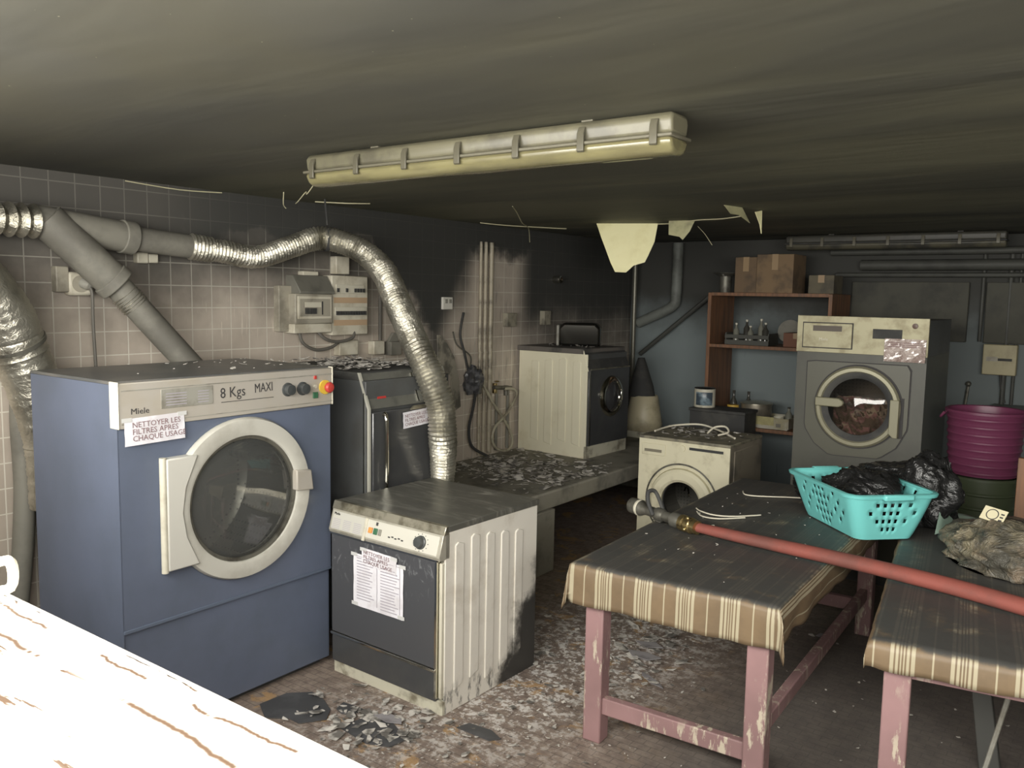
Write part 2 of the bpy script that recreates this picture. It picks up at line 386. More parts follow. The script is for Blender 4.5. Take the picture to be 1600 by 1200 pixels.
# ---------------------------------------------------------------- machines (front faces -y in their own frame)
def cabinet(t, w, d, z0, z1, m, hole=None, cz=0, cx=0., R=0., name='cabinet', yoff=0.):
    mb = MB().box(-w / 2, -w / 2 + .01, .004, d, z0, z1).box(w / 2 - .01, w / 2, .004, d, z0, z1).box(-w / 2 + .01, w / 2 - .01, d - .01, d, z0, z1)
    mb.box(-w / 2 + .01, w / 2 - .01, .004, d - .01, z1 - .01, z1).box(-w / 2 + .01, w / 2 - .01, .004, d - .01, z0, z0 + .01)
    mb.holed(-w / 2, w / 2, z0, z1, cx, cz, R, y=0., th=.004)
    return obj(name, mb, m, t, bev=.0)
def drum_mat(name, c, holes):
    t = NT(name); v = t.pos(); x, y, z = t.xyz(v)
    vo = t.n('ShaderNodeTexVoronoi'); vo.inputs['Scale'].default_value = 42.; t.l(v, vo.inputs['Vector']); vo.inputs['Randomness'].default_value = .0
    f = t.mapr(vo.outputs['Distance'], .28, .22)
    t.set(Base_Color=t.mix(t.math('MULTIPLY', f, holes), lin(c), lin((25, 25, 25))), Metallic=.8, Roughness=.33); return t.m
M_drum = drum_mat('perforated_drum', (150, 146, 136), .9)
M_drumd = drum_mat('dark_drum', (90, 88, 82), .5)

# --- blue industrial dryer
M_blue = mat('blue_steel_cabinet', (92, 102, 124), .42, c2=(84, 94, 113), ns=3, lo=.35, hi=.7)
M_blued = mat('dark_blue_strip', (88, 100, 120), .4)
D = thing('industrial_dryer', 'large blue industrial tumble dryer with a round glass door, marked 8 Kgs MAXI', 'tumble dryer', (-3.04, 2.18, 0), PI / 2)
w, d = 1.04, .67; dcx, dcz, Ro, Ri = .02, .915, .345, .268
cabinet(D, w, d, .485, 1.27, M_blue, cx=dcx, cz=dcz, R=.29)
mb = MB().box(-w / 2, w / 2, .012, d, .03, .472)
obj('lower_panel', mb, M_blue, D, bev=.004)
obj('ledge', MB().box(-w / 2, w / 2, -.004, .05, .472, .486), M_blued, D, bev=.002)
obj('plinth', MB().box(-w / 2 + .03, w / 2 - .03, .05, d - .03, 0, .03), M_blackm, D)
obj('side_panel', MB().box(-w / 2 - .003, -w / 2 + .001, .0, d, .03, 1.437), M_blue, D)
obj('top_section', MB().box(-w / 2, w / 2, .012, d, 1.27, 1.437), M_blue, D, bev=.003)
obj('top_sheet', MB().box(-w / 2 - .003, w / 2 + .003, .012, d + .003, 1.437, 1.45), mat('sooted_top_sheet', (78, 80, 80), .35, c2=(100, 98, 94), ns=3), D, bev=.002)
cp = obj('control_panel', MB().box(-w / 2, w / 2, -.012, .02, 1.272, 1.445), M_beige, D, bev=.004)
obj('end_cap', MB().box(-w / 2 - .006, -w / 2 + .0, -.016, .045, 1.272, 1.45), mat('cream_plastic', (226, 220, 200), .5), cp, bev=.003)
obj('end_cap', MB().box(w / 2, w / 2 + .006, -.016, .03, 1.272, 1.45), M_white, cp, bev=.003)
obj('seam', MB().box(-w / 2 + .01, w / 2, -.0135, -.012, 1.414, 1.418).box(-w / 2 + .01, w / 2, -.0135, -.012, 1.288, 1.291), M_greyp, cp)
cdm = obj('instruction_card', MB().box(-.35, -.12, -.015, -.012, 1.335, 1.41), M_greyp, cp, bev=.001)
obj('printed_lines', (lambda b: [b.box(-.33, -.24, -.0158, -.015, 1.39 - k * .011, 1.393 - k * .011) for k in range(5)] and b)(MB()), M_ink2, cdm)
obj('printed_lines', (lambda b: [b.box(-.19, -.14, -.0158, -.015, 1.39 - k * .011, 1.393 - k * .011) for k in range(5)] and b)(MB()), M_ink2, cdm)
for (kx, kz) in ((.262, 1.362), (.345, 1.360)):
    k = MB().lathe([(.031, 0), (.03, .006), (.024, .008), (.023, .03), (.0001, .032)], (kx, -.012, kz), (0, -1, 0), 28)
    kb = obj('knob', k, mat('dark_knob', (52, 56, 56), .35), cp, bev=0)
obj('indicator_lamp', MB().box(.412, .426, -.017, -.012, 1.398, 1.414), M_red, cp, bev=.001)
obj('start_button', MB().cyl((.418, -.012, 1.364), .009, .008, (0, -1, 0), 16), M_white, cp)
obj('green_switch', MB().box(.404, .432, -.02, -.012, 1.31, 1.338), M_grn, cp, bev=.002)
es = obj('emergency_stop', MB().cyl((.475, -.012, 1.357), .033, .008, (0, -1, 0), 28), M_yel, cp, label='yellow round plate with red mushroom button')
obj('mushroom_button', MB().lathe([(.012, 0), (.012, .012), (.024, .016), (.025, .026), (.018, .033), (.0001, .035)], (.480, -.020, 1.357), (0, -1, 0), 24), M_red, es)
text('lettering', 'Miele', .032, (-.475, -.0125, 1.325), 'y', M_ink, cp, sx=1.1)
text('handwriting', '8 Kgs', .062, (-.085, -.0125, 1.352), 'y', M_ink, cp, rot=.03, sx=.9)
text('handwriting', 'MAXI', .056, (.085, -.0125, 1.362), 'y', M_ink, cp, rot=.03, sx=.72)
obj('underline', MB().box(-.08, .185, -.0132, -.012, 1.334, 1.3365), M_ink, cp)
# door
dr = obj('door_ring', MB().lathe([(Ri + .012, .0), (Ro, .0), (Ro + .004, .02), (Ro - .004, .036), (Ri + .02, .042), (Ri + .004, .036), (Ri, .01), (Ri - .004, .0)], (dcx, -.002, dcz), (0, -1, 0), 72), mat('light_grey_door', (198, 196, 186), .4, c2=(180, 177, 166), ns=4), D, smooth=50)
gm = MB().lathe([(.0001, .032), (.12, .030), (.2, .024), (.25, .014), (Ri, .004)], (dcx, .0, dcz), (0, -1, 0), 48)
obj('glass', gm, M_glass, dr, smooth=60)
obj('gasket', MB().lathe([(Ri - .002, .012), (Ri + .008, .03), (Ri - .012, .024), (Ri - .012, .006)], (dcx, 0, dcz), (0, -1, 0), 48), M_iron, dr)
obj('drum', MB().lathe([(.29, .002), (.285, -.06), (.40, -.07), (.40, -.50), (.36, -.53), (.0001, -.55)], (dcx, 0, dcz + .0), (0, -1, 0), 48), M_drum, D, smooth=50)
for a in (0, 2.1, 4.2):
    c, s_ = math.cos(a + .3), math.sin(a + .3)
    mb = MB().box(.30, .40, -.02, .02, -.50, -.08)
    mb.xf(Matrix.Translation((dcx, 0, dcz)) @ Matrix(((c, 0, -s_, 0), (0, 1, 0, 0), (s_, 0, c, 0), (0, 0, 0, 1))) @ Matrix(((1, 0, 0, 0), (0, 0, -1, 0), (0, 1, 0, 0), (0, 0, 0, 1))))
    obj('drum_paddle', mb, M_steel, D, bev=.01)
hp = MB().prism([(-.355, dcz - .225), (-.355, dcz + .225), (-.215, dcz + .225), (-.27, dcz + .1), (-.285, dcz), (-.27, dcz - .1), (-.215, dcz - .225)], 'y', -.05, -.002)
obj('hinge_plate', hp, mat('pale_grey_plate', (205, 203, 194), .4), dr, bev=.006)
obj('hinge_pin', MB().cyl((-.362, -.034, dcz - .23), .014, .46, (0, 0, 1), 16), M_white, dr)
obj('latch', MB().prism([(.275, dcz - .01), (.275, dcz + .085), (.36, dcz + .075), (.372, dcz - .02)], 'y', -.056, -.02), M_beige, dr, bev=.006)

# notice on the blue dryer
def notice(name, label, corner, uv, w_, h_, face, lines, size, ink, tilt=0., cat='notice', tapes=()):
    """a sheet taped flat on a surface; corner = lower left, local frame read left to right"""
    o = thing(name, label, cat, corner, 0.)
    R = Matrix.Rotation(tilt, 4, 'Z')
    B = {'x': Matrix(((0, 0, 1), (1, 0, 0), (0, 1, 0))), 'y': Matrix(((1, 0, 0), (0, 0, -1), (0, 1, 0)))}[face].to_4x4()
    mb = MB(); nx, nz = 6, 6; vs = []
    for j in range(nz + 1):
        for i in range(nx + 1):
            vs.append((w_ * i / nx, h_ * j / nz, .0015 + .0025 * math.sin(i * 1.3 + j) ** 2))
    fs = [(j * (nx + 1) + i, j * (nx + 1) + i + 1, (j + 1) * (nx + 1) + i + 1, (j + 1) * (nx + 1) + i) for j in range(nz) for i in range(nx)]
    mb.add(vs, fs).xf(B @ R); obj('sheet', mb, M_paper, o)
    for (tx, ty, sz_, body) in lines:
        p = B @ R @ Vector((tx, ty, .0048)); text('lettering', body, sz_, p, face, ink, o, rot=tilt, ext=.0002)
    for (tx, ty) in tapes:
        mb = MB().box(tx - .02, tx + .02, ty - .008, ty + .008, .004, .0046).xf(B @ R); obj('tape', mb, M_tape, o)
    return o
notice('paper_notice', 'white paper notice NETTOYER LES FILTRES taped under the panel of the blue dryer', (-3.026, 1.678, 1.205), 0, .25, .105, 'x',
       [(.03, .068, .030, 'NETTOYER LES'), (.03, .042, .030, 'FILTRES APRES'), (.03, .016, .030, 'CHAQUE USAGE')], .03, M_redink, tilt=.02, tapes=((.01, .1), (.24, .1)))

# --- black dryer against the wall
def grad_black(name):
    return mat(name, (44, 45, 45), .3, c2=(66, 66, 62), ns=4, lo=.35, hi=.8)
K = thing('commercial_dryer', 'tall black commercial dryer with chrome corner strips behind the foil duct', 'tumble dryer', (-3.03, 3.255, 0), PI / 2)
w, d = .63, .78
M_kb = mat('dark_cabinet', (70, 72, 72), .5, c2=(60, 60, 58), ns=4)
obj('cabinet', MB().box(-w / 2, w / 2, .02, d, .03, 1.36), M_kb, K, bev=.004)
obj('top', MB().prism([(.07, 1.36), (d, 1.36), (d, 1.40), (.07, 1.40)], 'x', -w / 2, w / 2), M_blackm, K, bev=.004)
obj('fascia', MB().prism([(0, 1.22), (.07, 1.395), (.1, 1.395), (.1, 1.22)], 'x', -w / 2 + .012, w / 2 - .012), mat('dull_grey_fascia', (92, 92, 84), .45, c2=(72, 72, 66), ns=5), K, bev=.003)
obj('door', MB().box(-w / 2 + .02, w / 2 - .02, -.012, .02, .25, 1.205), M_black, K, bev=.006)
obj('lower_panel', MB().box(-w / 2 + .02, w / 2 - .02, -.008, .02, .04, .24), M_black, K, bev=.004)
for sx_ in (-w / 2 + .004, w / 2 - .004):
    obj('chrome_strip', MB().prism([(-.006, .04), (-.006, 1.225), (.064, 1.40), (.078, 1.40), (.008, 1.22), (.008, .04)], 'x', sx_ - .006, sx_ + .006), mat('bright_corner_strip', (206, 204, 190), .3, .3), K)
obj('chrome_strip', MB().box(-w / 2 - .002, -w / 2 + .002, .03, .036, .04, 1.30), M_chrome, K)
h = obj('door_handle', MB().tube([(-.225, -.012, .80), (-.225, -.035, .83), (-.225, -.035, 1.16), (-.225, -.012, 1.19)], .010, 10, 4), M_chrome, K)
obj('top_grip', MB().prism([(-.04, 1.196), (-.01, 1.216), (.24, 1.216), (.24, 1.196)], 'y', -.03, -.012), M_steel, K, bev=.004)
fm = Matrix.Translation((0, 0, 1.22)) @ Matrix.Rotation(-math.atan2(.07, .175), 4, 'X')
f_ = obj('control_module', MB().box(.05, .29, -.006, 0, .012, .17).xf(fm), mat('light_fascia_module', (112, 111, 102), .4), K, bev=.002)
obj('display', MB().box(.10, .20, -.008, -.005, .09, .14).xf(fm), M_black, f_)
obj('buttons', (lambda b: [b.cyl((.09 + .035 * k, -.006, .055), .008, .004, (0, -1, 0), 10) for k in range(4)] and b)(MB()).xf(fm), M_chrome, f_)
obj('red_emblem', MB().box(-.235, -.175, -.003, 0, .05, .075).xf(fm), mat('red_lit_emblem', (190, 40, 34), .4), K)
obj('seam_strip', MB().box(.045, .052, -.008, 0, .012, .17).xf(fm), M_chrome, K)
notice('paper_notice', 'white paper notice stuck on the black commercial dryer beside the foil duct', (-3.014, 3.17, 1.10), 0, .19, .085, 'x',
       [(.012, .056, .024, 'NETTOYER LES'), (.012, .034, .024, 'FILTRES APRES'), (.012, .012, .024, 'CHAQUE USAGE')], .02, M_redink, tilt=.05)

# --- small dryer in the foreground
def side_ribs(t, w, d, z0, z1, m, side=1, n=5, name='side_panel', soot=False):
    x0 = side * w / 2
    mb = MB().box(x0 - side * .012, x0, .012, d, z0, z1)
    o = obj(name, mb, m, t, bev=.003)
    rb = MB()
    for k in range(n):
        a = .07 + (d - .14) * k / n; b_ = a + (d - .14) / n * .55
        zt = z1 - .05 - .015 * abs(k - 1); zb = z0 + .07 + .02 * ((k + 1) % 3)
        pts = [(a, zb), (b_, zb + .02), (b_, zt), (a + .02, zt + .012), (a, zt)]
        rb.prism(pts, 'x', x0 - side * .002, x0 + side * .006)
    obj('pressed_ribs', rb, m, o, bev=.004)
    return o
t = NT('burnt_white_side'); v = t.world(); x, y, z = t.xyz(v); n1 = t.noise(v, 5., 6., .65); n2 = t.noise(t.scale(v, (1, 3, 1)), 9., 6., .7)
q = t.math('SUBTRACT', t.math('MULTIPLY', t.math('SUBTRACT', y, 3.02), 2.2), t.math('MULTIPLY', t.math('SUBTRACT', z, .08), 1.25))
f1 = t.mapr(t.math('ADD', q, t.math('MULTIPLY', t.math('SUBTRACT', n1, .5), .9)), -.05, .22)
f2 = t.math('MULTIPLY', t.mapr(n2, .5, .62), t.mapr(z, .16, .05))
f = t.math('MAXIMUM', f1, t.math('MULTIPLY', f2, .8))
t.set(Base_Color=t.mix(f, t.mix(t.mapr(n1, .5, .8), lin((232, 227, 216)), lin((206, 198, 184))), lin((40, 38, 34))), Roughness=.45)
M_burnt = t.m
t = NT('wiped_sooty_steel'); v = t.pos(); n1 = t.noise(t.scale(v, (.8, 3.2, 1)), 3.5, 6., .7, 1.2); n2 = t.noise(v, 2.5, 4.)
t.set(Base_Color=t.mix(t.mapr(n1, .48, .80), lin((104, 103, 95)), lin((176, 173, 162))), Metallic=.4, Roughness=t.mapr(n2, .3, .7, .28, .48)); M_wiped = t.m
t = NT('smeared_black_front'); v = t.pos(); x, y, z = t.xyz(v); n1 = t.noise(t.scale(v, (2, 1, 1)), 9., 6., .7, 2.)
f = t.math('MULTIPLY', t.mapr(n1, .55, .68), t.mapr(z, .42, .6))
t.set(Base_Color=t.mix(f, lin((62, 63, 67)), lin((120, 122, 124))), Roughness=.28); M_smear = t.m
w, d = .70, .665
Q = thing('tumble_dryer', 'small white-sided tumble dryer with black front and steel lid standing out on the floor', 'tumble dryer', (-2.615, 2.64, 0), math.radians(-1.5))
obj('cabinet', MB().box(-w / 2, w / 2 - .014, .02, d, .0, .80), M_dirty, Q, bev=.003)
side_ribs(Q, w, d, .0, .80, M_burnt, 1, 5)
obj('lid', MB().box(-w / 2 - .004, w / 2 + .004, .012, d + .01, .80, .828), M_wiped, Q, bev=.003)
obj('lid_front', MB().prism([(-.002, .792), (.012, .829), (.03, .829), (.03, .792)], 'x', -w / 2 - .004, w / 2 + .004), M_steel, Q, bev=.002)
an = math.atan2(.03, .095)
fa = obj('fascia', MB().prism([(-.028, .70), (.0, .795), (.04, .795), (.04, .685), (-.022, .685)], 'x', -w / 2, w / 2), mat('silver_fascia', (186, 182, 168), .4, .35, c2=(160, 154, 138), ns=6), Q, bev=.003)
fq = Matrix.Translation((0, -.028, .70)) @ Matrix.Rotation(-math.atan2(.028, .095), 4, 'X')
lp = obj('programme_label', MB().box(-.335, -.115, -.004, 0, .006, .088).xf(fq), mat('label_grey', (192, 190, 180), .5), fa, bev=.001)
obj('printed_lines', (lambda b: [b.box(-.325 + .07 * j, -.275 + .07 * j, -.0048, -.004, .012 + .008 * k, .0145 + .008 * k) for j in range(3) for k in range(6)] and b)(MB()).xf(fq), M_ink2, lp)
text('lettering', 'Miele', .018, (fq @ Vector((-.325, -.0045, .072))), 'y', M_ink, lp)
kp = obj('control_plate', MB().box(-.10, .335, -.004, 0, .006, .088).xf(fq), mat('plate_pale', (205, 202, 190), .45), fa, bev=.001)
obj('divider', MB().box(-.116, -.10, -.009, 0, -.012, .09).xf(fq), M_white, fa, bev=.002)
obj('orange_switch', MB().box(-.082, -.06, -.012, -.003, .03, .055).xf(fq), M_orange, kp, bev=.002)
obj('green_switch', MB().box(-.052, -.028, -.01, -.003, .028, .056).xf(fq), M_grn, kp, bev=.002)
obj('grey_switch', MB().box(-.02, -.004, -.01, -.003, .028, .056).xf(fq), M_greyp, kp, bev=.002)
obj('lock', MB().box(-.045, -.033, -.006, -.003, .068, .083).xf(fq), M_ink, kp)
obj('scale_marks', (lambda b: [b.box(.235 + .042 * math.cos(a) - .002, .235 + .042 * math.cos(a) + .002, -.0048, -.004, .046 + .036 * math.sin(a) - .002, .046 + .036 * math.sin(a) + .002) for a in [k * .5236 for k in range(12)]] + [b.box(.04 + .02 * k, .053 + .02 * k, -.0048, -.004, .03 + (k % 2) * .004, .036 + (k % 2) * .004) for k in range(5)] and b)(MB()).xf(fq), M_ink, kp)
obj('programme_knob', MB().lathe([(.030, 0), (.029, .006), (.024, .008), (.022, .024), (.0001, .026)], (0, 0, 0), (0, -1, 0), 28).xf(fq @ Matrix.Translation((.235, -.004, .046))).box(0, 0, 0, 0, 0, 0), mat('dark_knob', (52, 56, 56), .35), kp)
obj('door', MB().box(-w / 2 + .004, w / 2 - .03, -.014, .02, .205, .675), M_smear, Q, bev=.003)
obj('door_top_strip', MB().box(-w / 2, w / 2 - .02, -.02, 0, .676, .686), M_chrome, Q, bev=.001)
obj('door_edge_strip', MB().box(w / 2 - .036, w / 2 - .024, -.016, .01, .075, .675), M_chrome, Q, bev=.001)
obj('trim_strip', MB().box(-w / 2 + .002, w / 2 - .028, -.022, 0, .192, .204), M_chrome, Q, bev=.002)
obj('lower_panel', MB().box(-w / 2 + .004, w / 2 - .03, -.012, .02, .06, .19), M_black, Q, bev=.003)
obj('plinth', MB().box(-w / 2 + .004, w / 2, .0, .02, .0, .062), M_dirty, Q, bev=.002)
obj('side_rail', MB().box(w / 2 - .02, w / 2 - .004, -.004, .02, .075, .67), M_white, Q, bev=.002)
notice('instruction_sheet', 'white A4 sheet of instructions in two columns taped on the small dryer door', (-2.795, 2.6205, .375), 0, .31, .245, 'y', [], .01, M_ink2, tilt=-.005, tapes=((.005, .24), (.305, .24), (.01, .01), (.3, .01)))
o = [c for c in COL.objects if c.name == 'instruction_sheet'][0]
mb = MB()
for col_ in (0, 1):
    for k in range(15): mb.box(.025 + col_ * .15, .025 + col_ * .15 + .115 * (.7 + .3 * random.random()), -.006, -.0048, .225 - k * .0135 - (.02 if col_ else 0), .2285 - k * .0135 - (.02 if col_ else 0))
mb.box(.152, .1535, -.006, -.0048, .02, .235).box(.018, .292, -.006, -.0048, .234, .2355).box(.292, .2935, -.006, -.0048, .02, .235)
obj('printed_text', mb, M_ink2, o)
notice('paper_notice', 'small white paper strip NETTOYER LES FILTRES taped above the A4 sheet on the small dryer', (-2.74, 2.6175, .578), 0, .215, .078, 'y',
       [(.012, .052, .024, 'NETTOYER LES'), (.012, .031, .024, 'FILTRES APRES'), (.012, .010, .024, 'CHAQUE USAGE')], .02, M_redink, tilt=-.04, tapes=((.01, .07), (.2, .07)))

# --- washer on the bench
w, d = .60, .69
t = NT('ivory_side'); v = t.pos(); n1 = t.noise(v, 4., 5., .6)
t.set(Base_Color=t.mix(t.mapr(n1, .5, .8), lin((236, 230, 204)), lin((214, 205, 174))), Roughness=.45); M_ivory = t.m
B = thing('washing_machine', 'washing machine with ivory ribbed side and black front standing on the concrete bench', 'washing machine', (-3.37, 5.925, BZ), PI / 2 + math.radians(-3))
obj('cabinet', MB().box(-w / 2 + .014, w / 2, .03, d, .0, .82), M_kb, B, bev=.003)
side_ribs(B, w, d, .0, .82, M_ivory, -1, 4)
obj('top', MB().box(-w / 2 - .004, w / 2 + .004, .05, d + .02, .82, .86), mat('dusty_grey_top', (96, 90, 84), .6, c2=(60, 58, 54), ns=5), B, bev=.004)
obj('fascia', MB().prism([(0, .70), (.055, .845), (.08, .845), (.08, .70)], 'x', -w / 2 + .006, w / 2), M_blackm, B, bev=.003)
obj('fascia_end', MB().prism([(0.0, .69), (.05, .85), (.10, .85), (.10, .69)], 'x', -w / 2 - .002, -w / 2 + .006), M_ivory, B, bev=.002)
obj('front_panel', MB().box(-w / 2 + .012, w / 2, 0, .03, .10, .70), M_black, B, bev=.003)
obj('plinth', MB().box(-w / 2, w / 2, .012, .03, 0, .10), M_dirty, B, bev=.002)
obj('corner_strip', MB().box(-w / 2 + .024, -w / 2 + .032, -.006, 0, .10, .695), M_chrome, B)
obj('fascia_strip', MB().box(-w / 2 + .03, w / 2, -.008, 0, .697, .707), M_steel, B)
dr = obj('door_ring', MB().lathe([(.16, 0), (.165, .012), (.15, .028), (.125, .034), (.115, .02), (.115, 0)], (.02, 0, .475), (0, -1, 0), 48), M_chrome, B, smooth=60)
obj('glass', MB().lathe([(.0001, .034), (.06, .03), (.115, .012)], (.02, 0, .475), (0, -1, 0), 32), mat('dark_door_bowl', (40, 40, 42), .08, coat=.5), dr, smooth=70)
obj('door_grip', MB().box(.13, .15, -.036, -.02, .43, .52), M_chrome, dr, bev=.003)
# --- small white washer with its door bowl open
w, d = .66, .57
V = thing('washing_machine', 'grimy white front-loading washing machine on the floor with an open round drum', 'washing machine', (-2.395, 5.25, 0))
M_grime = mat('grimy_enamel', (214, 208, 180), .5, c2=(160, 150, 120), ns=7, lo=.5, hi=.8)
M_grimes = mat('dark_grimy_side', (134, 126, 110), .5, c2=(96, 90, 80), ns=4)
cabinet(V, w, d, .02, .83, M_grimes, cx=0, cz=.42, R=.17)
obj('front_panel', MB().holed(-w / 2, w / 2, .05, .83, 0, .42, .262, y=-.012, th=.012), M_grime, V)
obj('top', MB().box(-w / 2 - .003, w / 2 + .003, -.012, d, .83, .85), mat('sooted_white_top', (130, 124, 104), .6, c2=(84, 80, 68), ns=12), V, bev=.004)
obj('side_bulge', MB().prism([(.06, .05), (.06, .80), (d - .09, .80), (d - .01, .68), (d - .01, .05)], 'x', w / 2, w / 2 + .006), M_grimes, V, bev=.003)
obj('drawer', MB().box(-.305, -.13, -.019, -.012, .72, .80), M_grime, V, bev=.003)
obj('drawer_grip', MB().box(-.285, -.155, -.021, -.018, .742, .762), mat('grip_shadow_grey', (120, 114, 96), .6), V, bev=.002)
obj('display_slot', MB().box(.045, .285, -.015, -.012, .786, .804), M_black, V)
obj('selector_knob', MB().lathe([(.022, 0), (.021, .008), (.0001, .010)], (-.005, -.012, .79), (0, -1, 0), 20), M_grime, V)
dr = obj('door_ring', MB().lathe([(.262, -.012), (.262, .004), (.235, .004), (.232, -.006), (.228, .02), (.205, .034), (.160, .034), (.142, .02), (.142, -.02)], (0, -.012, .42), (0, -1, 0), 64), M_grime, V, smooth=30)
obj('ring_groove', MB().lathe([(.262, .0), (.268, .006), (.256, .007), (.252, .0)], (0, -.010, .42), (0, -1, 0), 64), M_iron, dr)
obj('drum', MB().lathe([(.145, .015), (.15, -.02), (.24, -.06), (.24, -.40), (.0001, -.42)], (0, 0, .42), (0, -1, 0), 40), M_drumd, V, smooth=50)
obj('gasket', MB().lathe([(.146, .018), (.138, .0), (.146, -.03), (.15, -.03)], (0, 0, .42), (0, -1, 0), 40), M_rubber, V)
obj('door_glass_rim', MB().lathe([(.10, 0), (.104, .006), (.10, .012)], (.02, .03, .42), (-.9, -.2, 0), 24, arc=2.0, start=1.0), M_chrome, V)
# --- big industrial washer at the back
w, d = .78, .75
G = thing('industrial_washer', 'large dark industrial washing machine with steel fascia and laundry behind its door', 'washing machine', (-1.39, 5.6, 0))
M_gw = mat('olive_grey_cabinet', (66, 66, 55), .45, c2=(58, 57, 48), ns=3)
cz, cx, R = 1.135, .01, .205
cabinet(G, w, d, .12, 1.47, M_gw, cx=cx, cz=cz, R=R)
obj('plinth', MB().box(-w / 2 + .02, w / 2 - .02, .03, d - .03, 0, .12), M_blackm, G)
obj('fascia_box', MB().box(-w / 2, w / 2, .004, d, 1.47, 1.69), M_kb, G, bev=.002)
fs_ = obj('fascia', MB().box(-w / 2 - .004, w / 2 + .004, -.012, .012, 1.468, 1.702), mat('dusty_steel_fascia', (166, 160, 130), .5, .3, c2=(138, 130, 100), ns=7), G, bev=.002)
dwr = obj('detergent_drawer', MB().box(-.352, -.048, -.02, -.012, 1.50, 1.655), MATS['dusty_steel_fascia'], fs_, bev=.002)
obj('drawer_gap', MB().box(-.358, -.042, -.0135, -.012, 1.494, 1.661), M_ink, fs_)
obj('drawer_grip', MB().box(-.29, -.11, -.022, -.019, 1.605, 1.64), mat('brown_slot', (70, 58, 44), .5), dwr)
text('lettering', 'Miele', .026, (-.25, -.0205, 1.545), 'y', M_white, dwr)
obj('display', MB().box(.075, .245, -.016, -.012, 1.57, 1.63), M_blackm, fs_, bev=.001)
obj('round_button', MB().lathe([(.017, 0), (.016, .006), (.0001, .008)], (.315, -.012, 1.655), (0, -1, 0), 20), mat('brown_button', (84, 52, 34), .4), fs_)
# sunk door panel with chamfered lower corners
out = [(-.315, 1.41), (.305, 1.41), (.305, 1.02), (.25, .90), (.15, .82), (-.15, .81), (-.25, .88), (-.315, .98)]
def outline_ring(pts, cx, cz, R, y0, y1, seg=64):
    mb = MB(); vs = []; n = seg
    for yy in (y0, y1):
        for i in range(n):
            a = 2 * PI * i / n; dx, dz = math.cos(a), math.sin(a); best = 9
            for k in range(len(pts)):
                x1, z1 = pts[k]; x2, z2 = pts[(k + 1) % len(pts)]
                den = dx * (z2 - z1) - dz * (x2 - x1)
                if abs(den) < 1e-9: continue
                tt = ((x1 - cx) * (z2 - z1) - (z1 - cz) * (x2 - x1)) / den; ss = ((x1 - cx) * dz - (z1 - cz) * dx) / den
                if tt > 0 and -1e-6 <= ss <= 1 + 1e-6: best = min(best, tt)
            vs += [(cx + dx * R, yy, cz + dz * R), (cx + dx * best, yy, cz + dz * best)]
    fs = []
    for i in range(n):
        j = (i + 1) % n
        fs += [(2 * i, 2 * i + 1, 2 * j + 1, 2 * j), (2 * n + 2 * i, 2 * n + 2 * j, 2 * n + 2 * j + 1, 2 * n + 2 * i + 1), (2 * i + 1, 2 * n + 2 * i + 1, 2 * n + 2 * j + 1, 2 * j + 1), (2 * i, 2 * j, 2 * n + 2 * j, 2 * n + 2 * i)]
    return mb.add(vs, fs)
obj('door_surround_gap', outline_ring([(a * 1.025 , cz + (b - cz) * 1.02) for a, b in out], cx, cz, R, -.003, 0), M_ink, G)
obj('door_surround', outline_ring(out, cx, cz, R, -.012, -.002), mat('olive_door_panel', (76, 75, 60), .4), G)
dr = obj('door_ring', MB().lathe([(.255, 0), (.258, .02), (.246, .032), (.226, .032), (.215, .014), (.205, .004)], (cx, -.012, cz), (0, -1, 0), 64), mat('ring_warm_grey', (150, 146, 122), .3, .4), G, smooth=35)
obj('ring_shadow_gap', MB().lathe([(.268, .0), (.268, .004), (.255, .004), (.255, 0)], (cx, -.0125, cz), (0, -1, 0), 64), M_ink, dr)
obj('inner_rim', MB().lathe([(.222, .020), (.20, .022), (.180, .008), (.18, 0)], (cx, -.012, cz), (0, -1, 0), 64), M_blackm, dr, smooth=50)
obj('glass', MB().lathe([(.0001, .055), (.06, .050), (.12, .036), (.182, .006)], (cx, -.012, cz), (0, -1, 0), 48), M_glassd, dr, smooth=70)
hb = MB().prism([(-.235, 1.13), (-.235, 1.185), (-.09, 1.185), (-.065, 1.17), (-.06, 1.155), (-.068, 1.14), (-.09, 1.13)], 'y', -.085, -.045)
obj('door_handle', hb, mat('handle_warm_grey', (138, 134, 108), .4), dr, bev=.006)
obj('hinge', MB().prism([(.21, .99), (.21, 1.20), (.262, 1.20), (.262, .965), (.235, .965)], 'y', -.06, -.012), mat('hinge_grey', (140, 136, 110), .4), dr, bev=.004)
obj('hinge_recess', MB().box(.262, .282, -.016, -.010, .96, 1.21), M_ink, dr)
obj('drum', MB().lathe([(.205, 0), (.21, -.03), (.30, -.05), (.30, -.45), (.0001, -.46)], (cx, 0, cz), (0, -1, 0), 40), M_drumd, G, smooth=50)
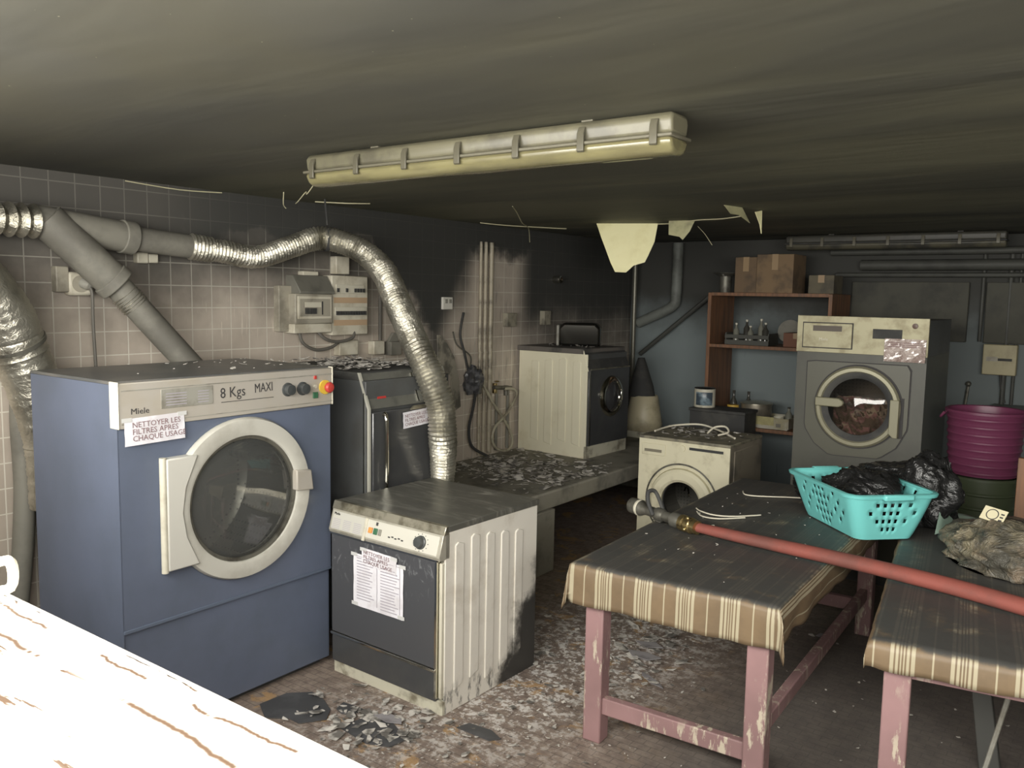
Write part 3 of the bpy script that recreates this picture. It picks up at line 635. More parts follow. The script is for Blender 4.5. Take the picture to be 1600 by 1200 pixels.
# laundry in the drum
t = NT('mixed_laundry'); v = t.pos(); n1 = t.noise(v, 7., 3., .5, 1.); cr = t.n('ShaderNodeValToRGB'); t.l(n1, cr.inputs[0])
cr.color_ramp.interpolation = 'CONSTANT'
for i, (p_, c_) in enumerate([(0., (104, 92, 76)), (.40, (130, 118, 104)), (.48, (178, 142, 146)), (.54, (204, 196, 180)), (.60, (112, 98, 84))]):
    e = cr.color_ramp.elements[i] if i < 2 else cr.color_ramp.elements.new(p_)
    e.position = p_; e.color = (*lin(c_), 1)
t.set(Base_Color=cr.outputs[0], Roughness=.9); M_laundry = t.m
mb = MB(); N = 28
vs = []
for j in range(N + 1):
    for i in range(N + 1):
        u = i / N * 2 - 1; v_ = j / N
        X = u * .20; Z = .02 + .24 * v_; Y = .03 + .20 * v_ + .03 * math.sin(7 * u + 5 * v_) * math.sin(9 * v_ + 2 * u) + .02 * math.sin(19 * u + 13 * v_)
        Xm = X * (math.sin(PI * (.25 + .35 * v_)))
        vs.append((cx + Xm, Y + .02, cz - .225 + Z))
mb.add(vs, [(j * (N + 1) + i, j * (N + 1) + i + 1, (j + 1) * (N + 1) + i + 1, (j + 1) * (N + 1) + i) for j in range(N) for i in range(N)])
lo_ = obj('laundry', mb, M_laundry, None, smooth=80, loc=(-1.39, 5.6, 0)); tag(lo_, 'crumpled brown and pink laundry behind the door glass of the industrial washer', 'laundry')
sf = thing('laminated_notice', 'creased paper in shiny clear plastic taped on the corner of the steel fascia', 'notice', (-1.24, 5.582, 1.435))
t = NT('crinkled_plastic'); n1 = t.noise(t.pos(), 16., 4., .6, 1.)
t.set(Base_Color=t.mix(t.mapr(n1, .4, .6), lin((196, 180, 172)), lin((160, 140, 132))), Roughness=.12, Coat_Weight=1.); t.bump(n1, 1., .02); M_crink = t.m
mb = MB(); nx, nz = 14, 10
mb.add([(.235 * i / nx, -.006 - .005 * random.random() - .02 * (j == 0) * (i % 3) / 3, .14 * j / nz) for j in range(nz + 1) for i in range(nx + 1)], [(j * (nx + 1) + i, j * (nx + 1) + i + 1, (j + 1) * (nx + 1) + i + 1, (j + 1) * (nx + 1) + i) for j in range(nz) for i in range(nx)])
obj('sheet', mb, M_crink, sf, smooth=0)
mb = MB()
for k in range(3): mb.box(.02, .2, -.0145, -.0135, .09 + .012 * k, .094 + .012 * k)
obj('printed_text', mb, M_redink, sf)

# ---------------------------------------------------------------- tables and cloths
from mathutils import noise as MN
t = NT('worn_pink_paint'); v = t.pos(); n1 = t.noise(t.scale(v, (1, 1, .25)), 26., 6., .7); n2 = t.noise(v, 3., 4.); z = t.xyz(v)[2]
f = t.math('MULTIPLY', t.mapr(n1, .53, .60), t.mapr(n2, .38, .56))
t.set(Base_Color=t.mix(f, t.mix(t.mapr(n2, .3, .7), lin((152, 116, 116)), lin((132, 100, 99))), lin((190, 178, 158))), Roughness=.6, ); t.bump(n1, .3, .003); M_pink = t.m
M_wood = mat('old_wood_top', (110, 84, 60), .7, c2=(80, 62, 46), ns=8)
def cloth_mat(name, off):
    t = NT(name); uv = t.n('ShaderNodeUVMap').outputs[0]; u, v, _ = t.xyz(uv); w = t.pos(); x, y, z = t.xyz(w)
    per = .168; ph = t.math('FRACT', t.math('DIVIDE', t.math('ADD', u, off), per)); q = t.math('MULTIPLY', ph, per)
    def band(a, b): return t.math('MULTIPLY', t.mapr(q, a - .0008, a + .0008, smooth=False), t.mapr(q, b + .0008, b - .0008, smooth=False))
    s_ = band(.000, .011)
    for a, b in ((.016, .024), (.029, .033), (.038, .042), (.047, .055), (.060, .071), (.118, .123)): s_ = t.math('MAXIMUM', s_, band(a, b))
    n1 = t.noise(w, 9., 5., .6)
    cl = t.mix(s_, t.mix(t.mapr(n1, .3, .7), lin((116, 95, 66)), lin((102, 83, 57))), lin((166, 156, 130)))
    so = t.noise(w, 7., 6., .65); nz = t.xyz(t.n('ShaderNodeNewGeometry').outputs['Normal'])[2]
    d = t.math('ADD', z, t.math('MULTIPLY', t.math('SUBTRACT', so, .5), .035))
    ft = t.mapr(d, .737, .748)
    blot = t.math('MULTIPLY', t.mapr(t.noise(w, 14., 3., .5), .66, .72), t.mapr(t.noise(w, 2.5, 3., .5), .52, .60))
    darkc = t.mix(t.math('MULTIPLY', s_, .16), lin((56, 55, 52)), lin((110, 102, 88)))
    darkc = t.mix(t.math('MULTIPLY', blot, .10), darkc, lin((140, 130, 110)))
    t.set(Base_Color=t.mix(ft, cl, darkc), Roughness=t.mapr(ft, 0., 1., .5, .55), Specular_IOR_Level=.4); return t.m
def table(name, label, loc, rz, w_, L, drop, clabel, off, sidedrop, mirror=False):
    T = thing(name, label, 'table', loc, rz, None)
    obj('tabletop', MB().box(0, w_, 0, L, .715, .742), M_wood, T, bev=.003)
    for (x, y) in ((.035, .045), (w_ - .115, .045), (.035, L - .125), (w_ - .115, L - .125)):
        obj('leg', MB().prism([(x, y), (x + .08, y), (x + .08, y + .075), (x, y + .075)], 'z', 0, .715), M_pink, T, bev=.006)
    ap = obj('apron', MB().box(.05, w_ - .05, .055, .08, .62, .715), M_pink, T, bev=.003)
    obj('apron', MB().box(.05, w_ - .05, L - .08, L - .055, .62, .715), M_pink, T, bev=.003)
    for x in (.05, w_ - .075): obj('apron', MB().box(x, x + .025, .12, L - .12, .62, .715), M_pink, T, bev=.003)
    obj('stretcher', MB().box(.11, w_ - .11, .06, .10, .12, .19), M_pink, T, bev=.005)
    obj('stretcher', MB().box(.11, w_ - .11, L - .11, L - .07, .12, .19), M_pink, T, bev=.005)
    if not mirror: obj('stretcher', MB().box(w_ - .10, w_ - .06, .12, L - .12, .20, .26), M_pink, T, bev=.005)
    # cloth
    st = .0125; ds = sidedrop; nu = int((w_ + 2 * ds) / st); nv = int((L + 2 * drop) / st / 1.5); vs = []; uvs = []
    for j in range(nv + 1):
        for i in range(nu + 1):
            u = -ds + (w_ + 2 * ds) * i / nu; vv = -drop + (L + 2 * drop) * j / nv
            eu = max(-u, u - w_, 0); ev = max(-vv, vv - L, 0)
            x = min(max(u, -.002), w_ + .002); y = min(max(vv, -.002), L + .002)
            sx_ = -1 if u < w_ / 2 else 1; sy_ = -1 if vv < L / 2 else 1
            h = max(eu, ev) + .25 * min(eu, ev)
            nn = MN.noise(Vector((u * 7, vv * 7, 3 + off))); n2_ = MN.noise(Vector((u * 22, vv * 22, 9)))
            out_ = min(h / .05, 1)
            if eu > 0: x += sx_ * (.006 + .010 * nn * out_ + .012 * out_)
            if ev > 0: y += sy_ * (.006 + .010 * nn * out_ + .008 * out_)
            if eu > 0 and ev > 0:
                m_ = min(eu, ev); x += sx_ * m_ * .12 ; y += sy_ * m_ * .10
            z = .747 - h * (1 - .05 * abs(nn)) + (.0012 * n2_ if h == 0 else 0) - (.012 * (nn + .3) * out_ if h > .05 else 0)
            vs.append((x, y, z)); uvs.append((u, vv))
    fs = [(j * (nu + 1) + i, j * (nu + 1) + i + 1, (j + 1) * (nu + 1) + i + 1, (j + 1) * (nu + 1) + i) for j in range(nv) for i in range(nu)]
    me = bpy.data.meshes.new('tablecloth'); me.from_pydata(vs, [], fs); me.uv_layers.new(name='UVMap')
    for lp_ in me.loops: me.uv_layers[0].data[lp_.index].uv = uvs[lp_.vertex_index]
    me.polygons.foreach_set('use_smooth', [True] * len(me.polygons)); me.materials.append(cloth_mat('striped_oilcloth', off))
    o = bpy.data.objects.new('tablecloth', me); COL.objects.link(o); o.location = loc; o.rotation_euler = (0, 0, rz)
    sm = o.modifiers.new('thick', 'SOLIDIFY'); sm.thickness = .002; sm.offset = 1
    tag(o, clabel, 'tablecloth', 'striped oilcloths'); return T
table('work_table', 'long worn pink wooden table with two front legs and low stretcher, left of the pair', (-1.73, 2.80, 0), math.radians(2.2), .81, 2.0, .155,
      'brown and cream striped oilcloth, sooted black on top, hanging deep over the left table', .06, .13)
table('work_table', 'second worn pink wooden table at the right edge, under the crinkled bag', (-.59, 2.745, 0), math.radians(8), .85, 1.75, .085,
      'brown and cream striped oilcloth, sooted black on top, hanging shallow over the right table', .115, .05, mirror=True)
fs2 = thing('folded_stand', 'dark folded metal stand with two thin grey rods under the right table', 'stand', (-.36, 3.40, 0))
mb = MB(); 
obj('board', MB().prism([(-.09, .62), (-.03, .62), (.075, 0), (.0, 0)], 'y', .2, .24), mat('dark_grey_metal', (66, 66, 62), .5), fs2, bev=.004)
obj('rod', MB().tube([(.14, .02, .64), (.02, -.06, .01)], .009, 8, 1), M_greyp, fs2)
obj('rod', MB().tube([(.08, .08, .64), (.04, .03, .42)], .008, 8, 1), M_greyp, fs2)

# ---------------------------------------------------------------- hose and nozzle
t = NT('flat_red_hose'); n1 = t.noise(t.pos(), 5., 5., .6); n2 = t.noise(t.pos(), 160., 2., .5)
t.set(Base_Color=t.mix(t.mapr(n1, .4, .7), lin((132, 58, 44)), lin((104, 50, 38))), Roughness=.75); t.bump(n2, .3, .002); M_hose = t.m
H = thing('fire_hose', 'dull red fire hose with brass coupling and metal nozzle lying across both tables', 'hose', (-1.5, 3.45, .752))
P0 = H.location
def hp_(p): return (p[0] - P0.x, p[1] - P0.y, p[2] - P0.z)
mb = MB().tube([hp_(p) for p in ((-1.53, 3.46, .792), (-1.35, 3.445, .788), (-1.1, 3.43, .784), (-.85, 3.41, .782), (-.62, 3.37, .783), (-.4, 3.32, .783), (-.1, 3.22, .783), (.16, 3.12, .787), (.32, 3.06, .785), (.41, 3.02, .68), (.43, 2.98, .3), (.50, 2.95, .06), (.75, 2.92, .038), (1.3, 3.0, .038))], [.025, .030, .034, .036] + [.037] * 11, 18, 8)
mb.v = [Vector((v.x, v.y, (v.z - .034) * .80 + .034 if v.x < 1.72 else v.z)) for v in mb.v]
obj('hose', mb, M_hose, H, smooth=60)
dr_ = (Vector((-1.90, 3.595, .80)) - Vector((-1.52, 3.455, .792))); Ln = dr_.length; dn = dr_.normalized(); c0 = Vector(hp_((-1.52, 3.455, .792)))
obj('coupling', MB().lathe([(.0001, -.03), (.031, -.03), (.031, .0), (.036, .004), (.036, .03), (.030, .034), (.030, .04), (.037, .044), (.037, .066), (.0001, .07)], c0, dn, 24), M_brass, H, smooth=30)
nz_ = obj('nozzle', MB().lathe([(.0001, .07), (.030, .07), (.034, .085), (.034, .12), (.024, .13), (.024, .18), (.030, .19), (.031, .225), (.024, .24), (.024, .30), (.034, .33), (.038, .345), (.038, .40), (.030, .41), (.0001, .405)], c0, dn, 24), M_iron, H, smooth=30)
obj('white_band', MB().lathe([(.0385, .335), (.040, .338), (.040, .350), (.0385, .353)], c0, dn, 24), M_white, nz_)
for k in range(4):
    a = k * PI / 2 + .4; sd_ = dn.cross(Vector((0, 0, 1))).normalized(); up = sd_.cross(dn)
    q = c0 + dn * .017 + (sd_ * math.cos(a) + up * math.sin(a)) * .036
    obj('coupling_lug', MB().sphere(q, .010, 1, 1, 1, 10, 6), M_brass, nz_)
sd_ = dn.cross(Vector((0, 0, 1))).normalized(); pv = c0 + dn * .22
obj('bail_handle', MB().tube([pv + sd_ * .034, pv + sd_ * .036 + Vector((0, 0, .05)) + dn * .03, pv + sd_ * .02 + Vector((0, 0, .095)) + dn * .05, pv - sd_ * .02 + Vector((0, 0, .095)) + dn * .05, pv - sd_ * .036 + Vector((0, 0, .05)) + dn * .03, pv - sd_ * .034], .0095, 10, 6), M_blackm, nz_)
obj('handle_pivot', MB().cyl(pv + sd_ * .03, .016, .014, sd_, 16), M_iron, nz_)
obj('trigger_guard', MB().tube([c0 + dn * .19 + Vector((0, 0, -.02)), c0 + dn * .21 + Vector((0, 0, -.033)), c0 + dn * .25 + Vector((0, 0, -.030))], .006, 8, 4), M_iron, nz_)

# ---------------------------------------------------------------- laundry basket
t = NT('turquoise_plastic'); t.set(Base_Color=lin((112, 202, 198)), Roughness=.38, Subsurface_Weight=0.); M_turq = t.m
LB = thing('laundry_basket', 'turquoise plastic laundry basket with square holes, standing across the two tables', 'laundry basket', (-.985, 4.105, .752), math.radians(-45))
a0, b0, a1, b1, Hh = .235, .135, .290, .205, .215
NL, NS, NC, NR = 26, 16, 5, 11
def ring(h):
    k = h ** .9; a = a0 + (a1 - a0) * k; b = b0 + (b1 - b0) * k; c = .045 + .01 * h; pts = []
    def cor(cx_, cy_, st_):
        return [(cx_ + c * math.cos(st_ + PI / 2 * i / NC), cy_ + c * math.sin(st_ + PI / 2 * i / NC)) for i in range(NC)]
    for i in range(NL): pts.append((-a + c + (2 * a - 2 * c) * i / NL, -b))
    pts += cor(a - c, -b + c, -PI / 2)
    for i in range(NS): pts.append((a, -b + c + (2 * b - 2 * c) * i / NS))
    pts += cor(a - c, b - c, 0)
    for i in range(NL): pts.append((a - c - (2 * a - 2 * c) * i / NL, b))
    pts += cor(-a + c, b - c, PI / 2)
    for i in range(NS): pts.append((-a, b - c - (2 * b - 2 * c) * i / NS))
    pts += cor(-a + c, -b + c, PI)
    return pts
holes = set()
SH = [(c, 8) for c in (3, 5, 7, 9, 12)] + [(c, 6) for c in (1, 5, 7, 9, 14)] + [(c, 4) for c in (3, 5, 7, 9, 12)] + [(c, 2) for c in (5, 7, 9)]
LH = [(c, 9) for c in (5, 10, 12, 14, 19)] + [(c, 7) for c in (3, 8, 10, 12, 14, 16, 21)] + [(c, 5) for c in (5, 10, 12, 14, 19, 23)] + [(c, 3) for c in (3, 8, 10, 12, 14, 16, 21)] + [(c, 1) for c in (10, 12, 14)]
for base, pat in ((0, LH), (NL + NC, SH), (NL + NS + 2 * NC, LH), (2 * NL + NS + 3 * NC, SH)):
    for f_, r_ in pat: holes.add((base + f_, r_))
vs = []; NP = 2 * (NL + NS) + 4 * NC
for j in range(NR + 1):
    vs += [(x, y, .006 + (Hh - .006) * j / NR) for x, y in ring(j / NR)]
fs = [(j * NP + i, j * NP + (i + 1) % NP, (j + 1) * NP + (i + 1) % NP, (j + 1) * NP + i) for j in range(NR) for i in range(NP) if (i, j) not in holes]
fs.append(tuple(reversed(range(NP))))
mb = MB().add(vs, fs)
bo = obj('basket_body', mb, M_turq, LB, smooth=40)
mo = bo.modifiers.new('thick', 'SOLIDIFY'); mo.thickness = .0035; mo.offset = 1
rg = ring(1); mb = MB(); vs = []
for (ex, zz) in ((0, Hh - .012), (.016, Hh - .014), (.020, Hh - .002), (.014, Hh + .002), (-.003, Hh + .002), (-.003, Hh - .008)):
    for x, y in rg:
        r_ = Vector((x / a1, y / b1)); s_ = Vector((x, y)); nx_ = Vector((max(min((abs(x) - (a1 - .055)) / .055, 1), 0) * (1 if x > 0 else -1), max(min((abs(y) - (b1 - .055)) / .055, 1), 0) * (1 if y > 0 else -1)))
        if nx_.length > 1e-6: nx_.normalize()
        vs.append((x + nx_.x * ex, y + nx_.y * ex, zz))
mb.add(vs, [(k * NP + i, k * NP + (i + 1) % NP, ((k + 1) % 6) * NP + (i + 1) % NP, ((k + 1) % 6) * NP + i) for k in range(6) for i in range(NP)])
obj('rim', mb, M_turq, LB, smooth=50)
for sx_ in (-1, 1):
    obj('grip', MB().box(sx_ * (a1 + .004), sx_ * (a1 + .032), -.07, .07, Hh - .022, Hh + .006), M_turq, LB, bev=.008)

def blob(c, r, amp, fr, seed, flat=0., su=64, sv=40, ridge=True):
    mb = MB().sphere((0, 0, 0), 1, seg=su, rings=sv); out_ = []
    for v in mb.v:
        o_ = Vector((seed, seed * 2, 0))
        n_ = MN.noise(v * fr * .8 + o_) * .9 + (.25 - abs(MN.noise(v * fr * 1.7 + o_))) * .8 + (.2 - abs(MN.noise(v * fr * 4.2 - o_))) * .22
        k = 1 + amp * n_; p = Vector((v.x * r[0] * k, v.y * r[1] * k, v.z * r[2] * k))
        if p.z < -flat * r[2]: p.z = -flat * r[2]
        out_.append(p + Vector(c) + Vector((0, 0, flat * r[2])))
    mb.v = out_; return mb
t = NT('black_bin_bag'); n1 = t.noise(t.pos(), 9., 4., .55, 2.5); t.set(Base_Color=(.016, .016, .016), Roughness=.25); t.bump(n1, .7, .03); M_bag = t.m
one('bin_bag', blob((-.975, 4.15, .775), (.20, .17, .15), .30, 2.2, 3.1, .6), M_bag, 'crumpled black bin bag stuffed into the turquoise laundry basket', 'bin bag', smooth=70)
one('bin_bag', blob((-1.22, 4.56, .755), (.20, .15, .10), .35, 2., 8.1, .5), M_bag, 'flat black bin bag on the left table behind the turquoise basket', 'bin bag', smooth=70)
one('bin_bag', blob((-.86, 4.42, .96), (.20, .12, .05), .30, 2.4, 5.1, .2), M_bag, 'black plastic sack slumped over the far rim of the turquoise basket, under the industrial washer', 'bin bag', smooth=70)
one('bin_bag', blob((-.74, 4.36, .755), (.15, .13, .19), .25, 2.4, 12.1, .7), M_bag, 'black bin bag standing upright right of the basket, in front of the magenta tub', 'bin bag', smooth=70)
t = NT('crinkled_tan_plastic'); v = t.pos(); n1 = t.noise(v, 9., 6., .65, .4); n2 = t.noise(v, 4., 4.)
t.set(Base_Color=t.mix(t.mapr(n1, .40, .66), lin((66, 63, 52)), t.mix(t.mapr(n2, .4, .6), lin((140, 130, 104)), lin((122, 106, 86)))), Roughness=.28); t.bump(t.noise(v, 11., 5., .6, 2.2), .9, .03); M_tanb = t.m
CB = thing('crinkled_bag', 'brownish crinkled plastic sack with a printed label lying on the right table', 'bag', (-.30, 3.83, .754))
mb = blob((0, 0, 0), (.31, .20, .145), .30, 1.9, 20.3, .35, 96, 56)
mb.xf(Matrix.Rotation(math.radians(-28), 4, 'Z')); obj('sack', mb, M_tanb, CB, smooth=60)
lb = obj('label', MB().box(-.045, .045, -.03, .03, 0, .002).xf(Matrix.Translation((-.10, -.005, .205)) @ Euler((.9, .1, -.35)).to_matrix().to_4x4()), mat('cream_label', (212, 204, 170), .6), CB)
mb = MB().lathe([(.020, 0), (.022, .001), (.024, 0)], (-.005, 0, .0022), (0, 0, 1), 24)
for k in range(3): mb.box(.025, .038, -.02 + .014 * k, -.014 + .014 * k, .002, .0028)
obj('printed_mark', mb.xf(Matrix.Translation((-.10, -.005, .205)) @ Euler((.9, .1, -.35)).to_matrix().to_4x4()), M_ink, lb)
# pale green plastic flap beside basket
mb = MB(); vs = []
for j in range(7):
    for i in range(9):
        u, v_ = i / 8, j / 6
        vs.append((-.66 + .16 * u * (1 - .35 * v_), 4.16 + .36 * u + .10 * v_, .757 + .10 * (1 - u) * v_ + .004 * math.sin(5 * u + 4 * v_)))
mb.add(vs, [(j * 9 + i, j * 9 + i + 1, (j + 1) * 9 + i + 1, (j + 1) * 9 + i) for j in range(6) for i in range(8)])
t = NT('pale_green_film'); t.set(Base_Color=lin((150, 176, 160)), Roughness=.3); o = one('plastic_sheet', mb, t.m, 'pale green plastic sheet with pointed corner sticking out right of the basket', 'plastic sheet', smooth=60)
sm = o.modifiers.new('thick', 'SOLIDIFY'); sm.thickness = .0015
mb = MB().tube([(-.775, 4.53, .905), (-.76, 4.50, .89), (-.735, 4.47, .90), (-.73, 4.45, .875), (-.70, 4.42, .88), (-.705, 4.40, .855), (-.67, 4.37, .84), (-.655, 4.36, .815), (-.64, 4.34, .80)], .006, 8, 5)
mb.lathe([(.010, -.004), (.014, 0), (.010, .004)], (-.735, 4.465, .893), (1, .2, .3), 12)
one('drawstring', mb, mat('off_white_cord', (200, 196, 180), .8), 'knotted off-white drawstring hanging over the black bag right of the basket', 'string')
# white cable scraps on the left table
M_cable = mat('white_cable', (214, 208, 188), .6)
for lab, pts in (('long bent white cable strip on the left table behind the hose coupling', [(-1.70, 3.90, .757), (-1.66, 3.86, .757), (-1.58, 3.83, .757), (-1.50, 3.86, .757), (-1.42, 3.95, .757), (-1.40, 3.98, .757)]),
                 ('shorter white cable curve lying beside the long strip on the left table', [(-1.67, 3.84, .757), (-1.61, 3.77, .757), (-1.53, 3.78, .757), (-1.44, 3.88, .757)]),
                 ('thin white cable piece on the left table close to the turquoise basket', [(-1.66, 4.42, .757), (-1.62, 4.35, .757), (-1.55, 4.36, .757), (-1.42, 4.44, .757), (-1.34, 4.48, .757)]),
                 ('thin white wire on the left table just beyond the nozzle coupling', [(-1.64, 3.62, .757), (-1.58, 3.60, .757), (-1.53, 3.61, .757), (-1.50, 3.65, .757)])):
    one('cable_scrap', MB().tube(pts, .0035, 6, 4), M_cable, lab, 'cable', 'white cable scraps on the left table')

# ---------------------------------------------------------------- ducts and pipes on the left wall
t = NT('crinkled_foil'); v = t.pos(); n1 = t.noise(v, 26., 5., .65, .5); n2 = t.noise(v, 5., 4.)
t.set(Base_Color=t.mix(t.mapr(n2, .4, .7), lin((204, 200, 186)), lin((138, 134, 120))), Metallic=.85, Roughness=.33); t.bump(n1, .7, .012); M_foil = t.m
M_pvc = mat('dusty_grey_pvc', (126, 123, 112), .6, c2=(98, 95, 86), ns=3)
duct = [(-3.93, 2.60, 2.01), (-3.91, 2.74, 2.0), (-3.90, 2.94, 1.98), (-3.89, 3.16, 2.045), (-3.85, 3.33, 2.105), (-3.75, 3.40, 2.09), (-3.6, 3.46, 2.025), (-3.45, 3.47, 1.91), (-3.26, 3.40, 1.715), (-3.07, 3.325, 1.527), (-2.96 , 3.32, 1.36), (-2.91, 3.344, 1.209), (-2.90, 3.35, 1.06), (-2.925, 3.386, .93), (-2.95, 3.41, .78), (-2.955, 3.42, .62)]
Dc = thing('foil_duct', 'long silver flexible foil duct looping from the wall pipe down behind the small dryer', 'duct', (-2.955, 3.42, .56))
q0 = Dc.location
obj('corrugated_tube', MB().tube([Vector(p) - q0 for p in duct], [.054, .057, .058, .060, .065, .064, .066, .072, .072, .070, .075, .074, .073, .068, .060, .054], 28, 8, ridge=(.019, .0042)), M_foil, Dc, smooth=0)
obj('hanging_strap', MB().tube([Vector(p) - q0 for p in ((-3.82, 3.36, 2.33), (-3.80, 3.36, 2.18))], .006, 6, 1), M_blackm, Dc)
obj('hanging_strap', MB().lathe([(.069, -.012), (.071, 0), (.069, .012)], Vector((-3.81, 3.365, 2.10)) - q0, (.5, 1, -.05), 24), M_blackm, Dc)
W1 = thing('wall_pipe', 'dusty grey plastic wall pipe with thick socket, running level under the ceiling at left', 'pipe', (-3.97, 2.1, 1.96))
q0 = W1.location
def rp(L): return [Vector(p) - q0 for p in L]
obj('thick_section', MB().tube(rp([(-3.97, 1.80, 2.09), (-3.97, 2.27, 2.04)]), .074, 28, 1), M_pvc, W1, smooth=50)
obj('collar', MB().tube(rp([(-3.97, 2.21, 2.047), (-3.97, 2.275, 2.04)]), .081, 28, 1), M_pvc, W1, bev=.004, smooth=50)
obj('thin_section', MB().tube(rp([(-3.965, 2.27, 2.04), (-3.94, 2.62, 2.012)]), .060, 28, 1), M_pvc, W1, smooth=50)
obj('foil_wrap', MB().tube(rp([(-3.94, 2.56, 2.017), (-3.925, 2.68, 2.006)]), .064, 24, 4, ridge=(.02, .004)), M_foil, W1, smooth=20)
obj('branch', MB().tube(rp([(-3.96, 1.86, 2.10), (-3.90, 2.13, 1.83)]), .082, 28, 1), M_pvc, W1, smooth=50)
obj('branch_collar', MB().tube(rp([(-3.905, 2.115, 1.845), (-3.895, 2.15, 1.81)]), .090, 28, 1), M_pvc, W1, bev=.005, smooth=50)
obj('lower_branch', MB().tube(rp([(-3.90, 2.13, 1.83), (-3.80, 2.48, 1.40), (-3.79, 2.56, 1.25)]), .062, 28, 1), M_pvc, W1, smooth=50)
obj('foil_patch', MB().tube(rp([(-3.893, 2.175, 1.775), (-3.878, 2.225, 1.715)]), .0655, 24, 4, ridge=(.014, .003)), M_foil, W1, smooth=20)
o = one('ribbed_duct', MB().tube([(-3.90, 1.25, 2.09), (-3.92, 1.5, 2.085), (-3.95, 1.80, 2.085)], .066, 28, 10, ridge=(.052, .010)), M_foil, 'short ribbed silver duct at the top left edge, entering the grey wall pipe', 'duct', 'silver ducts', smooth=25)
LD = thing('wide_foil_duct', 'wide silver foil duct curving down behind the blue dryer at the left edge', 'duct', (-3.86, 1.74, .8))
q0 = LD.location
obj('duct_tube', MB().tube(rp([(-3.80, 1.30, 1.90), (-3.81, 1.47, 1.85), (-3.83, 1.60, 1.70), (-3.85, 1.68, 1.52), (-3.86, 1.75, 1.32), (-3.86, 1.80, 1.1), (-3.86, 1.81, .82)]), [.11, .115, .115, .112, .11, .108, .105], 36, 8, ridge=(.022, .0012)), M_foil, LD, smooth=50)
obj('joint_band', MB().tube(rp([(-3.845, 1.665, 1.565), (-3.848, 1.672, 1.55)]), .1165, 36, 1), M_iron, LD)
one('hanging_tube', MB().tube([(-4.02, 1.76, 1.45), (-4.02, 1.745, 1.2), (-4.02, 1.75, .9), (-4.02, 1.73, .6), (-4.02, 1.70, .35)], .045, 18, 6), M_pvc, 'grey hanging tube against the tiles left of the blue dryer', 'pipe')
# socket boxes and cords on the left wall
M_box = mat('aged_grey_box', (160, 154, 138), .55, c2=(124, 118, 104), ns=6)
M_boxl = mat('cream_box', (206, 200, 182), .5, c2=(176, 168, 148), ns=6)
M_cord = mat('dark_grey_cord', (92, 88, 80), .6)
sk = thing('socket_box', 'grey socket box with a plug and hanging cord under the slanting wall pipe', 'socket', (-4.1, 2.03, 1.76))
obj('box', MB().box(0, .05, -.09, -.03, .015, .135), M_box, sk, bev=.005)
obj('socket', MB().box(0, .055, -.035, .075, .0, .11), M_boxl, sk, bev=.012)
obj('socket_face', MB().cyl((.055, .02, .055), .04, .004, (1, 0, 0), 24), M_box, sk)
pg = obj('plug', MB().lathe([(.0001, 0), (.026, 0), (.024, .035), (.016, .05), (.0001, .052)], (.06, .03, .06), (1, .2, -.3), 16), M_greyp, sk)
obj('cord', MB().tube([(.10, .04, .04), (.11, .045, .0), (.10, .05, -.15), (.09, .065, -.45)], .008, 8, 6), M_cord, pg)
ws = thing('switch_block', 'small white double switch block just below the level grey pipe', 'switch', (-4.1, 2.41, 1.925))
obj('box', MB().box(0, .045, -.065, -.005, 0, .055), M_white, ws, bev=.006); obj('box', MB().box(0, .035, .0, .055, .004, .05), M_white, ws, bev=.006)
U = thing('meter_box', 'grey hooded consumer unit with a windowed cover, left of the breaker panel', 'electrical box', (-4.1, 3.42, 1.55))
obj('backplate', MB().box(0, .05, -.21, .155, .01, .28), M_box, U, bev=.004)
obj('hood', MB().prism([(0, .26), (0, .345), (.06, .345), (.13, .25), (.13, .235), (0, .235)], 'y', -.12, .15), mat('grey_hood', (108, 106, 96), .5, c2=(84, 82, 74), ns=5), U, bev=.003)
cv = obj('cover', MB().box(0, .11, -.14, .15, .055, .235), M_box, U, bev=.006)
obj('window_frame', MB().box(.11, .116, -.125, .135, .085, .22), M_boxl, cv, bev=.002)
obj('window', MB().box(.116, .118, -.112, .122, .10, .205), M_box, cv)
for k in range(4): obj('breaker', MB().box(.118, .126, -.075 + .022 * k, -.057 + .022 * k, .115, .15), M_blackm, cv)
obj('breaker_label', MB().box(.118, .120, -.075, .05, .155, .185), M_white, cv)
obj('slot', MB().box(.118, .121, .055, .062, .11, .19), M_blackm, cv)
obj('lower_cover', MB().box(0, .10, -.14, .15, .0, .055), M_boxl, U, bev=.004)
obj('top_clip', MB().box(.0, .05, -.03, .09, .345, .37), M_boxl, U, bev=.004)
U2 = thing('breaker_panel', 'cream breaker panel with two rows of switches beside the hooded unit', 'electrical box', (-4.1, 3.735, 1.53))
obj('case', MB().box(0, .09, -.155, .15, 0, .37), M_boxl, U2, bev=.006)
obj('breaker_row', MB().box(.09, .098, -.125, .11, .26, .315), M_white, U2, bev=.002); obj('breaker_row', MB().box(.09, .098, -.135, .135, .12, .175), M_white, U2, bev=.002)
for k in range(12): obj('breaker', MB().box(.098, .106, -.128 + .0215 * k, -.114 + .0215 * k, .125, .15), M_blackm, U2)
for k in (0, 3, 6, 7, 8, 9): obj('breaker', MB().box(.098, .106, -.12 + .024 * k, -.106 + .024 * k, .268, .292), M_blackm, U2)
obj('brown_strip', MB().box(.09, .093, -.14, .14, .20, .235), mat('tan_strip', (186, 158, 126), .6), U2); obj('brown_strip', MB().box(.09, .093, -.14, .14, .06, .095), mat('tan_strip', (186, 158, 126), .6), U2)
J = [((3.75, 1.445), (.16, .095), 'cream junction box under the breaker panel'), ((4.02, 1.435), (.10, .09), 'square cream junction box below the foil duct'), ((3.70, 1.965), (.11, .11), 'cream junction box above the breaker panel behind the foil duct')]
